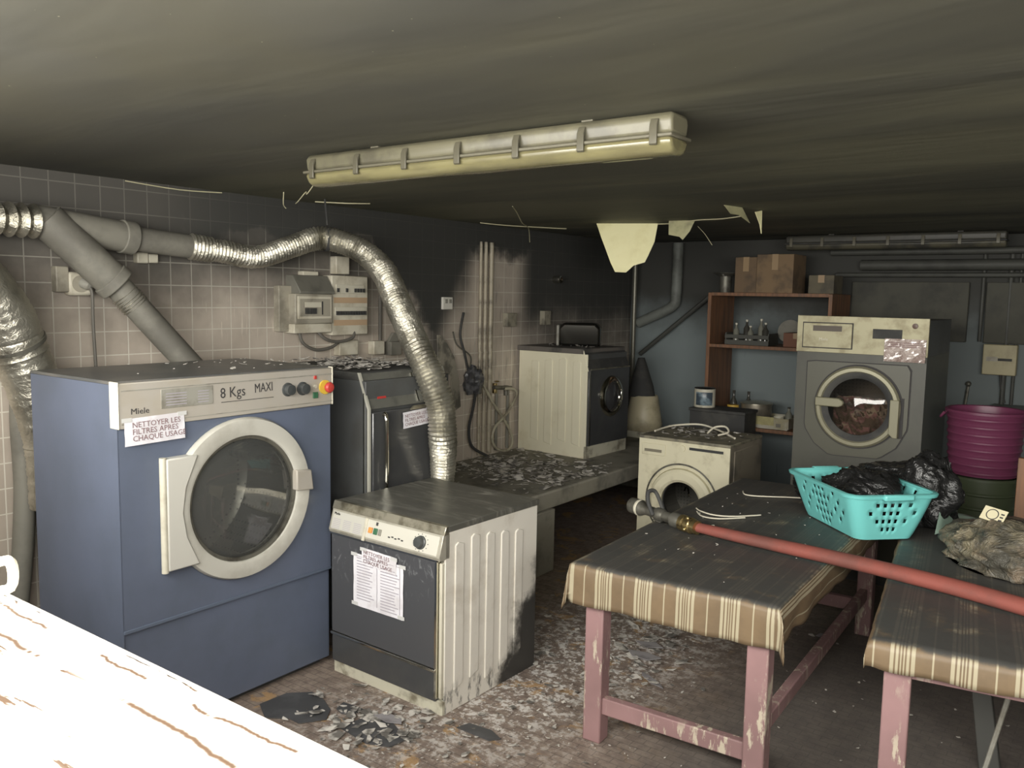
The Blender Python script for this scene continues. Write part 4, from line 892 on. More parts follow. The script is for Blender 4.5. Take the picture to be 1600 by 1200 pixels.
for (y, z), (wy, hz), lab in J: one('junction_box', MB().box(XL + .001, XL + .06, y - wy / 2, y + wy / 2, z - hz / 2, z + hz / 2), M_boxl, lab, 'junction box', 'cream junction boxes', bev=.005)
one('junction_box', MB().box(XL + .001, XL + .07, 4.12, 4.22, 1.38, 1.47).prism([(4.12, 1.47), (4.22, 1.47), (4.26, 1.53), (4.17, 1.53)], 'x', XL + .02, XL + .045), M_pvc, 'greyish junction box with its lid hinged open, right of the square one', 'junction box', bev=.003)
for lab, pts in (('thick dark cable looping under the hooded unit', [(-4.03, 3.34, 1.56), (-4.02, 3.36, 1.49), (-4.02, 3.46, 1.445), (-4.02, 3.58, 1.455), (-4.03, 3.66, 1.49)]),
                 ('second dark cable curving below the breaker panel', [(-4.02, 3.47, 1.56), (-4.0, 3.52, 1.51), (-4.0, 3.62, 1.49), (-4.0, 3.74, 1.51), (-4.02, 3.77, 1.55)])):
    one('cable', MB().tube(pts, .010, 8, 6), M_cord, lab, 'cable', 'dark cables under the electrical boxes')
one('conduit', MB().tube([(-4.085, 4.07, 1.78), (-4.085, 4.07, 1.48)], .012, 8, 1), M_cord, 'thin dark conduit running down the tiles behind the foil duct', 'conduit')
sw = thing('light_switch', 'white light switch on the blackest stretch of the tiled wall', 'switch', (-4.1, 4.76, 1.685))
obj('plate', MB().box(0, .02, -.055, .055, 0, .09), mat('clean_white', (225, 222, 212), .4), sw, bev=.004)
obj('rocker', MB().box(.02, .026, -.035, -.008, .045, .075), M_greyp, sw, bev=.002); obj('rocker', MB().box(.02, .026, .01, .037, .045, .075), M_greyp, sw, bev=.002)
tp = MB().prism([(4.65, 1.50), (4.68, 1.50), (4.76, 1.43), (4.84, 1.33), (4.90, 1.15), (4.92, .95), (4.84, .92), (4.80, 1.2), (4.66, 1.25)], 'x', -4.09, -4.08)
one('torn_poster', tp, mat('scorched_paper', (150, 144, 128), .85, c2=(90, 86, 76), ns=7, lo=.4, hi=.6), 'scorched torn sheet hanging on the wall beneath the light switch', 'torn sheet')
burn = thing('melted_outlet', 'melted black outlet with a drooping burnt cord beside the wall pipes', 'burnt outlet', (-4.1, 5.02, 1.0))
obj('melted_box', blob((.06, 0, .04), (.06, .09, .11), .45, 3., 4.4, .9, 26, 16), mat('charred_plastic', (46, 46, 50), .35, c2=(96, 96, 100), ns=20), burn, smooth=40)
obj('burnt_cord', MB().tube([(.07, .02, .05), (.08, -.03, -.08), (.07, -.06, -.22), (.07, -.02, -.36), (.12, .12, -.452)], .011, 8, 6), M_blackm, burn)
obj('burnt_wire', MB().tube([(.03, -.02, .2), (.05, -.10, .36), (.04, -.14, .5), (.02, -.08, .66)], .010, 8, 6), M_blackm, burn)
obj('burnt_wire', MB().tube([(.03, -.03, .2), (.07, -.05, .33), (.03, -.16, .42), (.02, -.2, .52)], .006, 8, 6), M_iron, burn)
for y, r_, lab in ((5.13, .012, 'thin sooty riser pipe nearest the melted outlet'), (5.19, .015, 'middle sooty riser pipe of three beside the melted outlet'), (5.26, .018, 'thickest sooty riser pipe of the three beside the melted outlet')):
    one('riser_pipe', MB().tube([(-4.07, y, BZ + .02), (-4.07, y, 1.2), (-4.07, y, 2.2)], r_, 10, 1), mat('sooted_cream_pipe', (176, 166, 144), .5, c2=(84, 78, 66), ns=5), lab, 'pipe', 'riser pipes')
tp_ = thing('wall_taps', 'wall taps with cream hose loop between riser pipes and bench washing machine', 'tap', (-4.1, 5.42, .56))
obj('manifold', MB().tube([(.05, -.13, .51), (.05, .10, .49)], .016, 10, 1), M_iron, tp_)
obj('tap', MB().cyl((.03, -.09, .46), .02, .08, (0, 0, 1), 12).lathe([(.0001, 0), (.012, 0), (.022, .006), (.012, .012), (.0001, .012)], (.05, -.09, .55), (0, 0, 1), 12), M_brass, tp_)
obj('tap', MB().cyl((.03, .06, .43), .02, .08, (0, 0, 1), 12), M_iron, tp_)
obj('downpipe', MB().tube([(.04, -.08, .5), (.04, -.08, .0)], .012, 8, 1), M_pvc, tp_); obj('downpipe', MB().tube([(.04, .07, .48), (.04, .07, .0)], .014, 8, 1), M_pvc, tp_)
obj('cream_hose', MB().tube([(.07, -.30, .56), (.08, -.18, .40), (.09, .0, .2), (.08, .09, .06), (.09, .02, -.005), (.09, -.12, .02), (.09, -.19, .10), (.09, -.16, .20), (.1, -.03, .29), (.10, .10, .42), (.09, .09, .48), (.06, .0, .49)], .011, 10, 8), mat('cream_hose', (176, 170, 148), .6, c2=(130, 122, 104), ns=8), tp_)
for (y, z, wy, hz, lab) in ((5.52, 1.60, .13, .11, 'sooty square junction box high between pipes and bench washing machine'), (6.03, 1.61, .10, .12, 'small square junction box above the bench washing machine')):
    one('junction_box', MB().box(XL + .001, XL + .05, y - wy / 2, y + wy / 2, z - hz / 2, z + hz / 2), mat('sooty_box', (150, 144, 126), .6, c2=(100, 95, 82), ns=8), lab, 'junction box', bev=.004)
one('wall_spotlight', MB().lathe([(.0001, 0), (.03, 0), (.035, .05), (.03, .07), (.0001, .06)], (XL + .001, 6.19, 1.94), (1, 0, 0), 16), M_chrome, 'small shiny round fitting on the sooty wall above the bench washing machine', 'lamp')
# polished canister on top of the bench washer
cn = thing('canister', 'shiny dark metal canister standing on the bench washing machine', 'canister', (-3.70, 6.00, BZ + .862))
obj('body', MB().prism([(-.17, 0), (.17, 0), (.17, .15), (.13, .19), (-.13, .19), (-.17, .15)], 'y', -.10, .10).xf(Matrix.Rotation(.45, 4, 'Z')), mat('dark_mirror', (60, 58, 52), .08, .9), cn, bev=.02, seg=4, smooth=60)
obj('end_cap', MB().box(-.19, -.165, -.095, .095, 0, .17).xf(Matrix.Rotation(.45, 4, 'Z')), M_greyp, cn, bev=.01)

# ---------------------------------------------------------------- ceiling lights
def tube_light(label, x0, x1, y, mats, group=None, wd=.13):
    o = thing('ceiling_light', label, 'ceiling light', ((x0 + x1) / 2, y, CZ - .125), 0, group)
    L = (x1 - x0) / 2
    def pr_(pts): return MB().prism(pts, 'x', -L, L)
    up_ = obj('housing', pr_([(-.052, .055), (-.060, .10), (-.045, .118), (.045, .118), (.060, .10), (.052, .055)]), mats[0], o, bev=.014, seg=3, smooth=50)
    obj('diffuser', pr_([(-.058, .050), (-.060, .035), (-.045, .008), (-.02, 0), (.02, 0), (.045, .008), (.060, .035), (.058, .050)]), mats[1], o, bev=.018, seg=3, smooth=60)
    obj('seal', MB().box(-L - .006, L + .006, -.068, .068, .045, .056), mats[2], o, bev=.004)
    for k in range(7):
        x = -L + .05 + (2 * L - .1) * k / 6
        for s_ in (-1, 1):
            cl = obj('clip', MB().prism([(s_ * .066, .022), (s_ * .074, .026), (s_ * .074, .078), (s_ * .064, .098), (s_ * .058, .096), (s_ * .066, .07)], 'x', x - .012, x + .012), mats[3], o, bev=.002)
    for x in (-L * .55, L * .62): obj('bracket', MB().box(x - .02, x + .02, -.03, .03, .116, .1245), mats[2], o)
    return o
t = NT('warm_diffuser'); v = t.pos(); n1 = t.noise(t.scale(v, (1, 4, 4)), 4., 5., .6)
t.set(Base_Color=t.mix(t.mapr(n1, .4, .7), lin((112, 106, 68)), lin((92, 86, 54))), Roughness=.25, Coat_Weight=.4); M_diff = t.m
LM = (mat('light_housing', (92, 88, 66), .4, c2=(66, 62, 44), ns=6), M_diff, mat('seal_grey', (84, 80, 62), .5), mat('dark_clip', (72, 68, 50), .4))
tube_light('long yellowed strip light with clips on the ceiling, the large one at the front', -2.66, -1.10, 2.30, LM, 'ceiling strip lights')
DM = (mat('sooted_housing', (52, 50, 40), .5, c2=(36, 35, 28), ns=7), mat('sooted_diffuser', (78, 74, 56), .35, c2=(42, 40, 32), ns=6), M_blackm, mat('sooted_clip', (90, 86, 70), .4))
tube_light('sooty dark strip light on the ceiling far back above the industrial washer', -2.40, -.80, 7.15, DM, 'ceiling strip lights')

# ---------------------------------------------------------------- peeling paint hanging from the ceiling
M_peel = mat('cream_peeling_paint', (248, 242, 190), .6, c2=(236, 228, 172), ns=4)
M_peeld = mat('grey_peeling_paint', (176, 172, 130), .65, c2=(130, 126, 96), ns=6)
def flake3(name, pts, m, lab, grp=None, th=.004):
    P = [Vector(p) for p in pts]; n_ = (P[1] - P[0]).cross(P[2] - P[0]).normalized() * th
    c = sum(P, Vector()) / len(P); bow = n_.normalized() * .02
    mb = MB(); k = len(P)
    P = [Vector((p.x, p.y, min(p.z, CZ - .001))) for p in P]
    mb.add(P + [p + n_ for p in P], [tuple(range(k)), tuple(reversed(range(k, 2 * k)))] + [(i, (i + 1) % k, (i + 1) % k + k, i + k) for i in range(k)])
    return one(name, mb, m, lab, 'paint flake', grp, smooth=0)
flake3('hanging_paint', [(-3.256, 5.464, 2.336), (-2.848, 5.645, 2.336), (-2.860, 5.625, 2.202), (-2.895, 5.60, 2.10), (-2.915, 5.59, 2.053), (-2.990, 5.562, 2.029), (-3.040, 5.54, 1.978), (-3.113, 5.507, 1.981), (-3.145, 5.49, 2.05), (-3.173, 5.485, 2.121), (-3.22, 5.47, 2.24)], M_peel, 'large cream flap of peeled paint hanging from the ceiling over the bench', 'hanging paint')
flake3('hanging_paint', [(-2.685, 5.487, 2.336), (-2.501, 5.516, 2.336), (-2.534, 5.505, 2.257), (-2.576, 5.49, 2.200), (-2.60, 5.485, 2.222), (-2.677, 5.475, 2.237)], M_peeld, 'small greyish flap of peeled paint right of the large cream one', 'hanging paint')
flake3('hanging_paint', [(-1.95, 4.684, 2.336), (-1.912, 4.865, 2.336), (-1.905, 4.905, 2.297), (-1.896, 4.959, 2.249), (-1.917, 4.836, 2.288), (-1.932, 4.747, 2.288)], M_peeld, 'torn greyish paint shard at the right end of the hanging strips', 'hanging paint')
flake3('hanging_paint', [(-1.887, 5.011, 2.32), (-1.874, 5.089, 2.336), (-1.872, 5.092, 2.197), (-1.878, 5.075, 2.25)], M_peel, 'narrow pale paint sliver hanging at the far right of the strips', 'hanging paint')
M_strip = mat('pale_paint_strip', (206, 200, 164), .6)
for lab, pts, r_ in (('pale paint strip curling along the ceiling edge left of the cream flap', [(-3.98, 5.0, 2.328), (-3.9, 5.2, 2.322), (-3.80, 5.5, 2.326), (-3.69, 5.73, 2.328)], .004),
                     ('pale paint strip running right from the large cream flap', [(-2.824, 5.597, 2.325), (-2.64, 5.53, 2.32), (-2.453, 5.450, 2.328), (-2.25, 5.37, 2.322), (-2.080, 5.302, 2.328)], .004),
                     ('crooked thin paint strand dangling above the riser pipes', [(-3.094, 4.199, 2.333), (-3.264, 4.481, 2.324), (-3.45, 4.8, 2.29), (-3.810, 5.382, 2.31), (-3.95, 5.6, 2.222)], .003),
                     ('thin jagged strand hanging at the left end of the front strip light', [(-3.0, 2.62, 2.333), (-3.183, 2.739, 2.31), (-3.30, 2.79, 2.27), (-3.339, 2.816, 2.285), (-3.45, 2.86, 2.25), (-3.533, 2.912, 2.248)], .0025),
                     ('short thin strand hanging from the ceiling above the foil duct', [(-3.78, 3.035, 2.333), (-3.79, 3.04, 2.27), (-3.72, 3.0, 2.24)], .0025),
                     ('long pale paint strip along the top row of wall tiles at left', [(-4.07, 2.30, 2.325), (-4.08, 2.6, 2.315), (-4.07, 2.85, 2.325)], .003),
                     ('pale paint strip on the ceiling above the tall black dryer', [(-3.95, 3.40, 2.325), (-3.8, 3.5, 2.318), (-3.75, 3.65, 2.328)], .0035),
                     ('curved thin strand hanging right of the small greyish flap', [(-2.69, 5.985, 2.333), (-2.66, 6.05, 2.28), (-2.62, 6.1, 2.20)], .0025)):
    one('paint_strand', MB().tube(pts, r_, 6, 4), M_strip, lab, 'paint strand', 'paint strands on the ceiling')

# ---------------------------------------------------------------- shelf unit and what stands on it
t = NT('orange_brown_wood'); v = t.pos(); n1 = t.noise(t.scale(v, (8, 8, .7)), 4., 5., .6)
t.set(Base_Color=t.mix(t.mapr(n1, .35, .7), lin((128, 84, 48)), lin((90, 60, 36))), Roughness=.55); M_shelf = t.m
SU = thing('shelf_unit', 'orange-brown wooden shelf unit against the back wall, left of the industrial washer', 'shelf', (-2.46, 6.9, 0))
sw_, sdp = 1.04, .52
for x in (-sw_ / 2, sw_ / 2 - .03): obj('side_panel', MB().box(x, x + .03, 0, sdp, 0, 1.85), M_shelf, SU, bev=.002)
for z in (.10, .695, 1.385, 1.825): obj('shelf_board', MB().box(-sw_ / 2 + .03, sw_ / 2 - .03, 0, sdp, z, z + .028), M_shelf, SU, bev=.002)
zt = 1.853
def cbox(lab, x0, x1, y0, y1, z0, z1, m=M_card, grp='cardboard boxes on the shelf unit'):
    o = thing('cardboard_box', lab, 'box', ((x0 + x1) / 2, (y0 + y1) / 2, z0), 0, grp)
    a, b_ = (x1 - x0) / 2, (y1 - y0) / 2
    obj('carton', MB().box(-a, a, -b_, b_, 0, z1 - z0), m, o, bev=.004); obj('sealing_tape', MB().box(-.025, .025, -b_ - .001, -b_, (z1 - z0) * .6, z1 - z0).box(-.025, .025, -b_ - .001, b_, z1 - z0, z1 - z0 + .001), mat('brown_tape', (150, 124, 88), .4), o)
cbox('narrow cardboard box on top of the shelf unit, left of the wide one', -2.77, -2.58, 6.95, 7.25, zt, 2.15, mat('dark_cardboard', (104, 82, 56), .85, c2=(80, 64, 44), ns=6))
cbox('wide tan cardboard box on top of the shelf unit, the largest', -2.575, -2.27, 6.93, 7.25, zt, 2.17)
cbox('small sooty box on top of the shelf unit at its right end', -2.15, -1.95, 6.95, 7.2, zt, 2.0, mat('grey_cardboard', (92, 84, 64), .85, c2=(66, 60, 48), ns=6))
cbox('reddish-brown box on the middle shelf beside the dark crate', -2.33, -2.12, 6.95, 7.2, 1.414, 1.53, mat('red_cardboard', (112, 70, 48), .8))
one('dish', MB().lathe([(.0001, 0), (.05, 0), (.11, .025), (.112, .03), (.05, .008), (.0001, .008)], (-2.89, 7.05, zt + .14), (0, 0, 1), 28).cyl((-2.89, 7.05, zt), .05, .14, (0, 0, 1), 16), M_iron, 'round metal dish on a stem at the top left of the shelf unit', 'dish')
cr_ = thing('bottle_crate', 'dark open crate of bottles on the middle shelf', 'crate', (-2.64, 7.06, 1.414))
M_crate = mat('dark_crate', (58, 58, 50), .6)
obj('bottom', MB().box(-.19, .19, -.12, .12, 0, .01), M_crate, cr_)
for y in (-.12, .11):
    for z in (.01, .055): obj('slat', MB().box(-.19, .19, y, y + .01, z, z + .03), M_crate, cr_)
for x in (-.19, .18): obj('end', MB().box(x, x + .01, -.11, .11, .01, .10), M_crate, cr_)
def bottle(nm, lab, c, r_, h, m, capm=None, grp=None, cat='bottle'):
    o = thing(nm, lab, cat, c, 0, grp)
    obj('body', MB().lathe([(.0001, 0), (r_, 0), (r_, h * .62), (r_ * .4, h * .78), (r_ * .36, h * .92), (.0001, h * .92)], (0, 0, 0), (0, 0, 1), 16), m, o)
    obj('cap', MB().cyl((0, 0, h * .92), r_ * .42, h * .08, (0, 0, 1), 12), capm or M_white, o)
gl1 = mat('dusty_clear_bottle', (120, 120, 108), .15, c2=(70, 70, 62), ns=9); gl2 = mat('dark_bottle', (50, 48, 40), .15)
for k, (x, y, h, m, lab) in enumerate(((-2.77, 7.04, .17, gl1, 'wide pale bottle at the left end of the dark crate'), (-2.70, 7.10, .20, gl2, 'dark bottle second from left in the dark crate'), (-2.64, 7.03, .15, gl1, 'short pale bottle in the middle of the dark crate'), (-2.57, 7.09, .21, gl1, 'pale-capped bottle right of the middle in the dark crate'), (-2.51, 7.03, .18, gl2, 'dark bottle at the right end of the dark crate'))):
    bottle('bottle', lab, (x, y, 1.4245), .026, h, m, grp='bottles in the dark crate')
one('plate', MB().lathe([(.0001, 0), (.05, .0), (.10, .012), (.10, .016), (.0001, .006)], (-2.38, 7.26, 1.53), (0, -1, .25), 28), M_pvc, 'grey round plate standing upright behind the bottles on the middle shelf', 'plate')
zb = .724
ty = thing('tray', 'pale plastic tray crate with cut-outs on the lowest visible shelf', 'tray', (-2.59, 7.10, zb))
M_tray = mat('pale_grey_tray', (176, 172, 158), .5, c2=(150, 142, 112), ns=5)
obj('bottom', MB().box(-.335, .335, -.16, .16, 0, .008), M_tray, ty)
obj('front', MB().prism([(-.335, .008), (-.335, .125), (-.29, .12), (-.24, .095), (.335, .095), (.335, .008)], 'y', -.165, -.157), M_tray, ty, bev=.002)
obj('back', MB().box(-.335, .335, .157, .165, .008, .09), M_tray, ty); obj('end', MB().box(-.343, -.335, -.16, .16, .008, .11), M_tray, ty); obj('end', MB().box(.335, .343, -.16, .16, .008, .095), M_tray, ty)
obj('cut_out', MB().box(-.30, -.11, -.1665, -.165, .035, .062), mat('slot_shadow', (110, 106, 94), .7), ty); obj('cut_out', MB().box(.24, .28, -.1665, -.165, .02, .05), mat('slot_shadow', (110, 106, 94), .7), ty)
obj('yellowed_label', MB().box(.0, .22, -.168, -.165, .03, .10), mat('yellowed_label', (172, 164, 112), .7, c2=(150, 142, 96), ns=9), ty)
pot = thing('cooking_pot', 'round metal cooking pot with lid standing in the pale tray', 'pot', (-2.59, 7.12, zb + .0085))
obj('pan', MB().lathe([(.0001, 0), (.12, 0), (.13, .02), (.13, .17), (.135, .175)], (0, 0, 0), (0, 0, 1), 32), mat('dull_aluminium', (150, 142, 126), .4, .6, c2=(110, 104, 90), ns=6), pot); obj('lid', MB().lathe([(.137, .172), (.137, .18), (.10, .19), (.0001, .195)], (0, 0, 0), (0, 0, 1), 32), M_steel, pot)
tb = thing('small_tub', 'small yellow and red tub left of the pot in the tray', 'tub', (-2.765, 7.03, zb + .0085))
obj('red_part', MB().cyl((0, 0, 0), .045, .10, (0, 0, 1), 20), mat('dull_red', (176, 84, 72), .5), tb); obj('yellow_part', MB().cyl((0, 0, .10), .05, .055, (0, 0, 1), 20), mat('dull_yellow', (206, 168, 60), .5), tb)
one('mug', MB().lathe([(.0001, 0), (.045, 0), (.045, .09), (.041, .09), (.04, .01)], (-2.37, 7.06, zb + .0085), (0, 0, 1), 20).tube([(-2.34, 7.02, zb + .035), (-2.325, 7.0, zb + .05), (-2.325, 7.0, zb + .07), (-2.34, 7.02, zb + .085)], .006, 6, 3), M_dirty, 'white mug right of the pot in the tray', 'mug')
for x, y, h, m, lab in ((-2.80, 7.13, .27, gl2, 'tallest dark bottle behind the yellow and red tub'), (-2.70, 7.22, .26, gl2, 'dark bottle behind the pot in the tray'), (-2.30, 7.10, .17, gl1, 'small greyish bottle at the right end of the tray')):
    bottle('bottle', lab, (x, y, zb + .0085), .03, h, m, gl2, 'bottles in the pale tray')
# counter with cone and tin
one('low_cupboard', MB().box(-2.98, -2.50, 6.62, 6.88, 0, .86).box(-2.985, -2.49, 6.60, 6.89, .86, .885), M_blackm, 'dark low cupboard between the bench and the shelf unit', 'cupboard', bev=.004)
tn = thing('paint_tin', 'white tin with a dark blue label on the dark low cupboard', 'tin', (-2.895, 6.72, .887), .0)
obj('can', MB().cyl((0, 0, 0), .088, .155, (0, 0, 1), 28), M_white, tn, bev=.003); obj('label', MB().lathe([(.0885, .02), (.0895, .022), (.0895, .128), (.0885, .13)], (0, 0, 0), (0, 0, 1), 20, arc=1.7, start=-.5), mat('dark_blue_label', (52, 66, 78), .3, c2=(120, 140, 150), ns=14), tn)
obj('lid', MB().lathe([(.0001, .155), (.08, .155), (.086, .162), (.089, .158)], (0, 0, 0), (0, 0, 1), 28), M_blackm, tn)
cn2 = thing('funnel_hopper', 'off-white conical tub with dark tapering hood on the bench end', 'hopper', (-3.58, 6.95, BZ))
obj('tub', MB().lathe([(.0001, .06), (.155, .06), (.17, .12), (.125, .37), (.115, .38), (.11, .36)], (0, 0, 0), (0, 0, 1), 32), mat('ivory_plastic', (186, 176, 146), .45, c2=(150, 140, 112), ns=4), cn2)
obj('hood', MB().lathe([(.12, .37), (.11, .45), (.05, .66), (.03, .72), (.0001, .72)], (-.01, 0, 0), (-.05, 0, 1), 28), M_blackm, cn2)
obj('foot', MB().box(-.16, .14, -.15, .12, 0, .06), M_dirty, cn2, bev=.01)

# ---------------------------------------------------------------- pipes and fittings at the back wall
M_dpipe = mat('sooted_pipe', (56, 57, 50), .6, c2=(40, 40, 34), ns=5)
one('standing_pole', MB().tube([(-3.98, 7.45, BZ), (-3.985, 7.45, 2.2)], .022, 12, 1), mat('grey_pole', (118, 116, 104), .4, .5), 'thin grey upright pole in the far left corner', 'pole')
one('drain_pipe', MB().tube([(-3.97, 7.52, 1.545), (-3.85, 7.52, 1.60), (-3.68, 7.52, 1.675), (-3.60, 7.52, 1.73), (-3.575, 7.52, 1.82), (-3.57, 7.52, 2.32)], .05, 16, 5), mat('grey_drain_pipe', (112, 116, 110), .6, c2=(78, 80, 74), ns=4), 'bent grey drain pipe coming down the back wall in the corner', 'pipe', smooth=60)
one('diagonal_pipe', MB().tube([(-3.93, 7.5, 1.24), (-3.22, 7.55, 1.84)], .022, 10, 1), M_dpipe, 'thin pipe slanting across the back wall below the bent drain pipe', 'pipe')
for z, r_, x0, lab in ((2.21, .03, -2.15, 'upper sooty pipe along the back wall under the ceiling'), (2.10, .045, -1.9, 'thick middle sooty pipe along the back wall under the ceiling'), (2.02, .02, -2.1, 'thin lower sooty pipe along the back wall under the ceiling')):
    one('heating_pipe', MB().tube([(x0, 7.54, z), (.6, 7.54, z)], r_, 12, 1), M_dpipe, lab, 'pipe', 'pipes under the ceiling at the back')
for x, r_, lab in ((-.985, .014, 'thin upright pipe left of the fuse box'), (-.80, .018, 'upright pipe running down behind the fuse box'), (-.735, .012, 'thin upright pipe at the right picture edge')):
    one('upright_pipe', MB().tube([(x, 7.57, .6 if x > -.9 else 1.5), (x, 7.57, 2.2)], r_, 10, 1), M_dpipe, lab, 'pipe', 'upright pipes on the back wall')
for x0, x1, lab in ((-1.97, -1.08, 'wide sooty panel board on the back wall above the industrial washer'), (-.96, -.60, 'narrow sooty panel board on the back wall at the right edge')):
    one('wall_board', MB().box(x0, x1, 7.555, 7.599, 1.49, 1.965), mat('sooty_board', (66, 65, 54), .8, c2=(42, 41, 34), ns=3), lab, 'panel', bev=.008)
fb = thing('fuse_box', 'cream fuse box on the back wall right of the industrial washer', 'electrical box', (-.83, 7.5, 1.25))
obj('case', MB().box(-.115, .115, 0, .098, 0, .235), mat('fuse_cream', (170, 160, 124), .5, c2=(150, 140, 106), ns=6), fb, bev=.006)
obj('door_slot', MB().box(-.01, .085, -.004, 0, .11, .13), M_blackm, fb); obj('label', MB().box(-.09, -.012, -.003, 0, .105, .14), M_box, fb)
obj('cable', MB().tube([(.01, .05, 0), (.02, .06, -.1), (.05, .07, -.22)], .008, 8, 4), M_blackm, fb)
one('hanging_ladle', MB().tube([(-1.04, 7.58, 1.15), (-1.045, 7.57, 1.08), (-1.06, 7.57, .9)], .012, 8, 4).sphere((-1.04, 7.575, 1.16), .022), M_iron, 'dark handle with a bright round knob on the back wall above the magenta tub', 'handle')
one('corner_basin', MB().box(-.86, -.4, 7.25, 7.598, .98, 1.02).box(-.84, -.42, 7.3, 7.598, .90, .98), mat('grey_basin', (104, 108, 102), .5), 'small grey basin at the right edge below the fuse box', 'basin', bev=.01)

# tubs at the right
def tub(lab, c, r0, r1, h, m, n, grp):
    o = thing('tub', lab, 'tub', c, 0, grp); pr_ = [(.0001, 0), (r0, 0)]
    for k in range(n):
        z = h * (k + .5) / n * .93; r_ = r0 + (r1 - r0) * z / h; pr_ += [(r_, z - .012), (r_ + .006, z - .004), (r_ + .006, z + .004), (r_, z + .012)]
    pr_ += [(r1, h - .02), (r1 + .014, h - .018), (r1 + .014, h - .004), (r1 + .006, h), (r1 - .006, h - .004), (r0 - .006, .01), (.0001, .01)]
    obj('shell', MB().lathe(pr_, (0, 0, 0), (0, 0, 1), 56), m, o, smooth=30)
    for s_ in (-1, 1):
        obj('handle', MB().tube([(s_ * (r1 + .008), -.05, h - .03), (s_ * (r1 + .03), -.04, h - .06), (s_ * (r1 + .03), .04, h - .06), (s_ * (r1 + .008), .05, h - .03)], .008, 8, 4), m, o)
tub('dark green tub under the magenta one at the right edge', (-.665, 5.62, 0), .155, .185, .80, mat('dark_green_tub', (40, 52, 14), .45), 9, 'stacked tubs')
tub('magenta ribbed plastic tub stacked on the green one at the right edge', (-.665, 5.62, .805), .180, .205, .38, mat('magenta_tub', (92, 8, 58), .4), 8, 'stacked tubs')
one('wooden_board', MB().box(-.42, -.36, 4.84, 4.88, 0, 1.04), M_shelf, 'narrow upright wooden board at the extreme right edge before the tubs', 'board', bev=.003)

# ---------------------------------------------------------------- debris
def debris(name, lab, region, n, smin, smax, zf, m, seed, curl=.25, lift=.012, cat='debris'):
    rnd = random.Random(seed); mb = MB()
    for _ in range(n):
        while True:
            p = region(rnd)
            if p: break
        s_ = smin + (smax - smin) * rnd.random() ** 2.2; k = rnd.choice((4, 5, 5, 6)); a0_ = rnd.random() * 6.28; asp = rnd.uniform(.35, 1)
        pts = []
        for i in range(k):
            a = 2 * PI * i / k + rnd.uniform(-.4, .4); r_ = s_ * rnd.uniform(.6, 1.2)
            pts.append(Vector((math.cos(a) * r_, math.sin(a) * r_ * asp, 0)))
        tilt = Euler((rnd.uniform(-curl, curl), rnd.uniform(-curl, curl), a0_)).to_matrix()
        th = Vector((0, 0, .0016)); c = Vector((p[0], p[1], 0))
        Q_ = [tilt @ (q + Vector((0, 0, (q.length / s_) ** 2 * s_ * .12))) for q in pts]; mz = min(q.z for q in Q_)
        base = Vector((0, 0, zf - mz + .0008 + rnd.random() * lift))
        vs = [c + base + q for q in Q_] + [c + base + q + th for q in Q_]
        mb.add(vs, [tuple(reversed(range(k))), tuple(range(k, 2 * k))] + [(i, (i + 1) % k, (i + 1) % k + k, i + k) for i in range(k)])
    me = bpy.data.meshes.new(name); me.from_pydata([tuple(v) for v in mb.v], [], mb.f); me.materials.append(m)
    o = bpy.data.objects.new(name, me); COL.objects.link(o); o['kind'] = 'stuff'; return tag(o, lab, cat)
t = NT('plaster_crumbs'); wn = t.n('ShaderNodeTexNoise'); t.l(t.pos(), wn.inputs['Vector']); wn.inputs['Scale'].default_value = 19.
cr = t.n('ShaderNodeValToRGB'); t.l(wn.outputs[0], cr.inputs[0]); e = cr.color_ramp.elements; e[0].position = .42; e[0].color = (*lin((104, 100, 94)), 1); e[1].position = .56; e[1].color = (*lin((205, 200, 192)), 1)
t.set(Base_Color=cr.outputs[0], Roughness=.75); M_crumb = t.m
def r_floor(r):
    y = r.uniform(1.9, 4.9); x = -2.10 + .10 * (y - 3.3) + r.gauss(0, .28 if y > 3.0 else .42)
    if y < 3.35 and -3.0 < x < -2.22 and y > 2.6: return None
    if x < -2.94 and y < 2.9: return None
    if x < -2.8: return None
    return (x, y)
debris('floor_debris', 'scattered pale plaster flakes and dust on the floor beside the small dryer', r_floor, 900, .003, .022, 0, M_crumb, 1)
def r_front(r):
    x, y = r.gauss(-2.45, .16), r.gauss(2.42, .11)
    return (x, y) if y < 2.6 else None
debris('floor_debris', 'dense heap of white-edged flakes on the floor before the small dryer', r_front, 170, .006, .045, 0, M_crumb, 2)
def r_mid(r):
    x, y = r.gauss(-1.92, .17), r.gauss(3.62, .22)
    return (x, y)
debris('floor_debris', 'broken plaster pieces on the floor under the left table edge', r_mid, 90, .008, .055, 0, M_crumb, 3)
debris('floor_debris', 'tiny pale crumbs scattered over the floor below the tables', lambda r: (r.uniform(-1.9, -.3), r.uniform(2.4, 4.9)), 110, .003, .014, 0, M_flake, 4)
def r_bench(r):
    x, y = r.uniform(-4.0, -3.02), r.uniform(4.2, 5.55)
    if r.random() > math.exp(-((y - 4.95) / .42) ** 2): return None
    return (x, y)
debris('bench_debris', 'thick layer of peeled plaster flakes covering the concrete bench', r_bench, 420, .01, .065, BZ, M_crumb, 5, lift=.03)
debris('top_debris', 'curled white paint flakes heaped on top of the black commercial dryer', lambda r: (r.uniform(-3.76, -3.12), r.uniform(2.98, 3.54)), 190, .008, .05, 1.401, M_crumb, 6, lift=.022)
debris('top_debris', 'few small white flakes on top of the blue dryer near its right end', lambda r: (r.uniform(-3.6, -3.1), r.gauss(2.55, .15) if r.random() < .7 else r.uniform(1.8, 2.6)) , 26, .004, .022, 1.452, M_flake, 7)
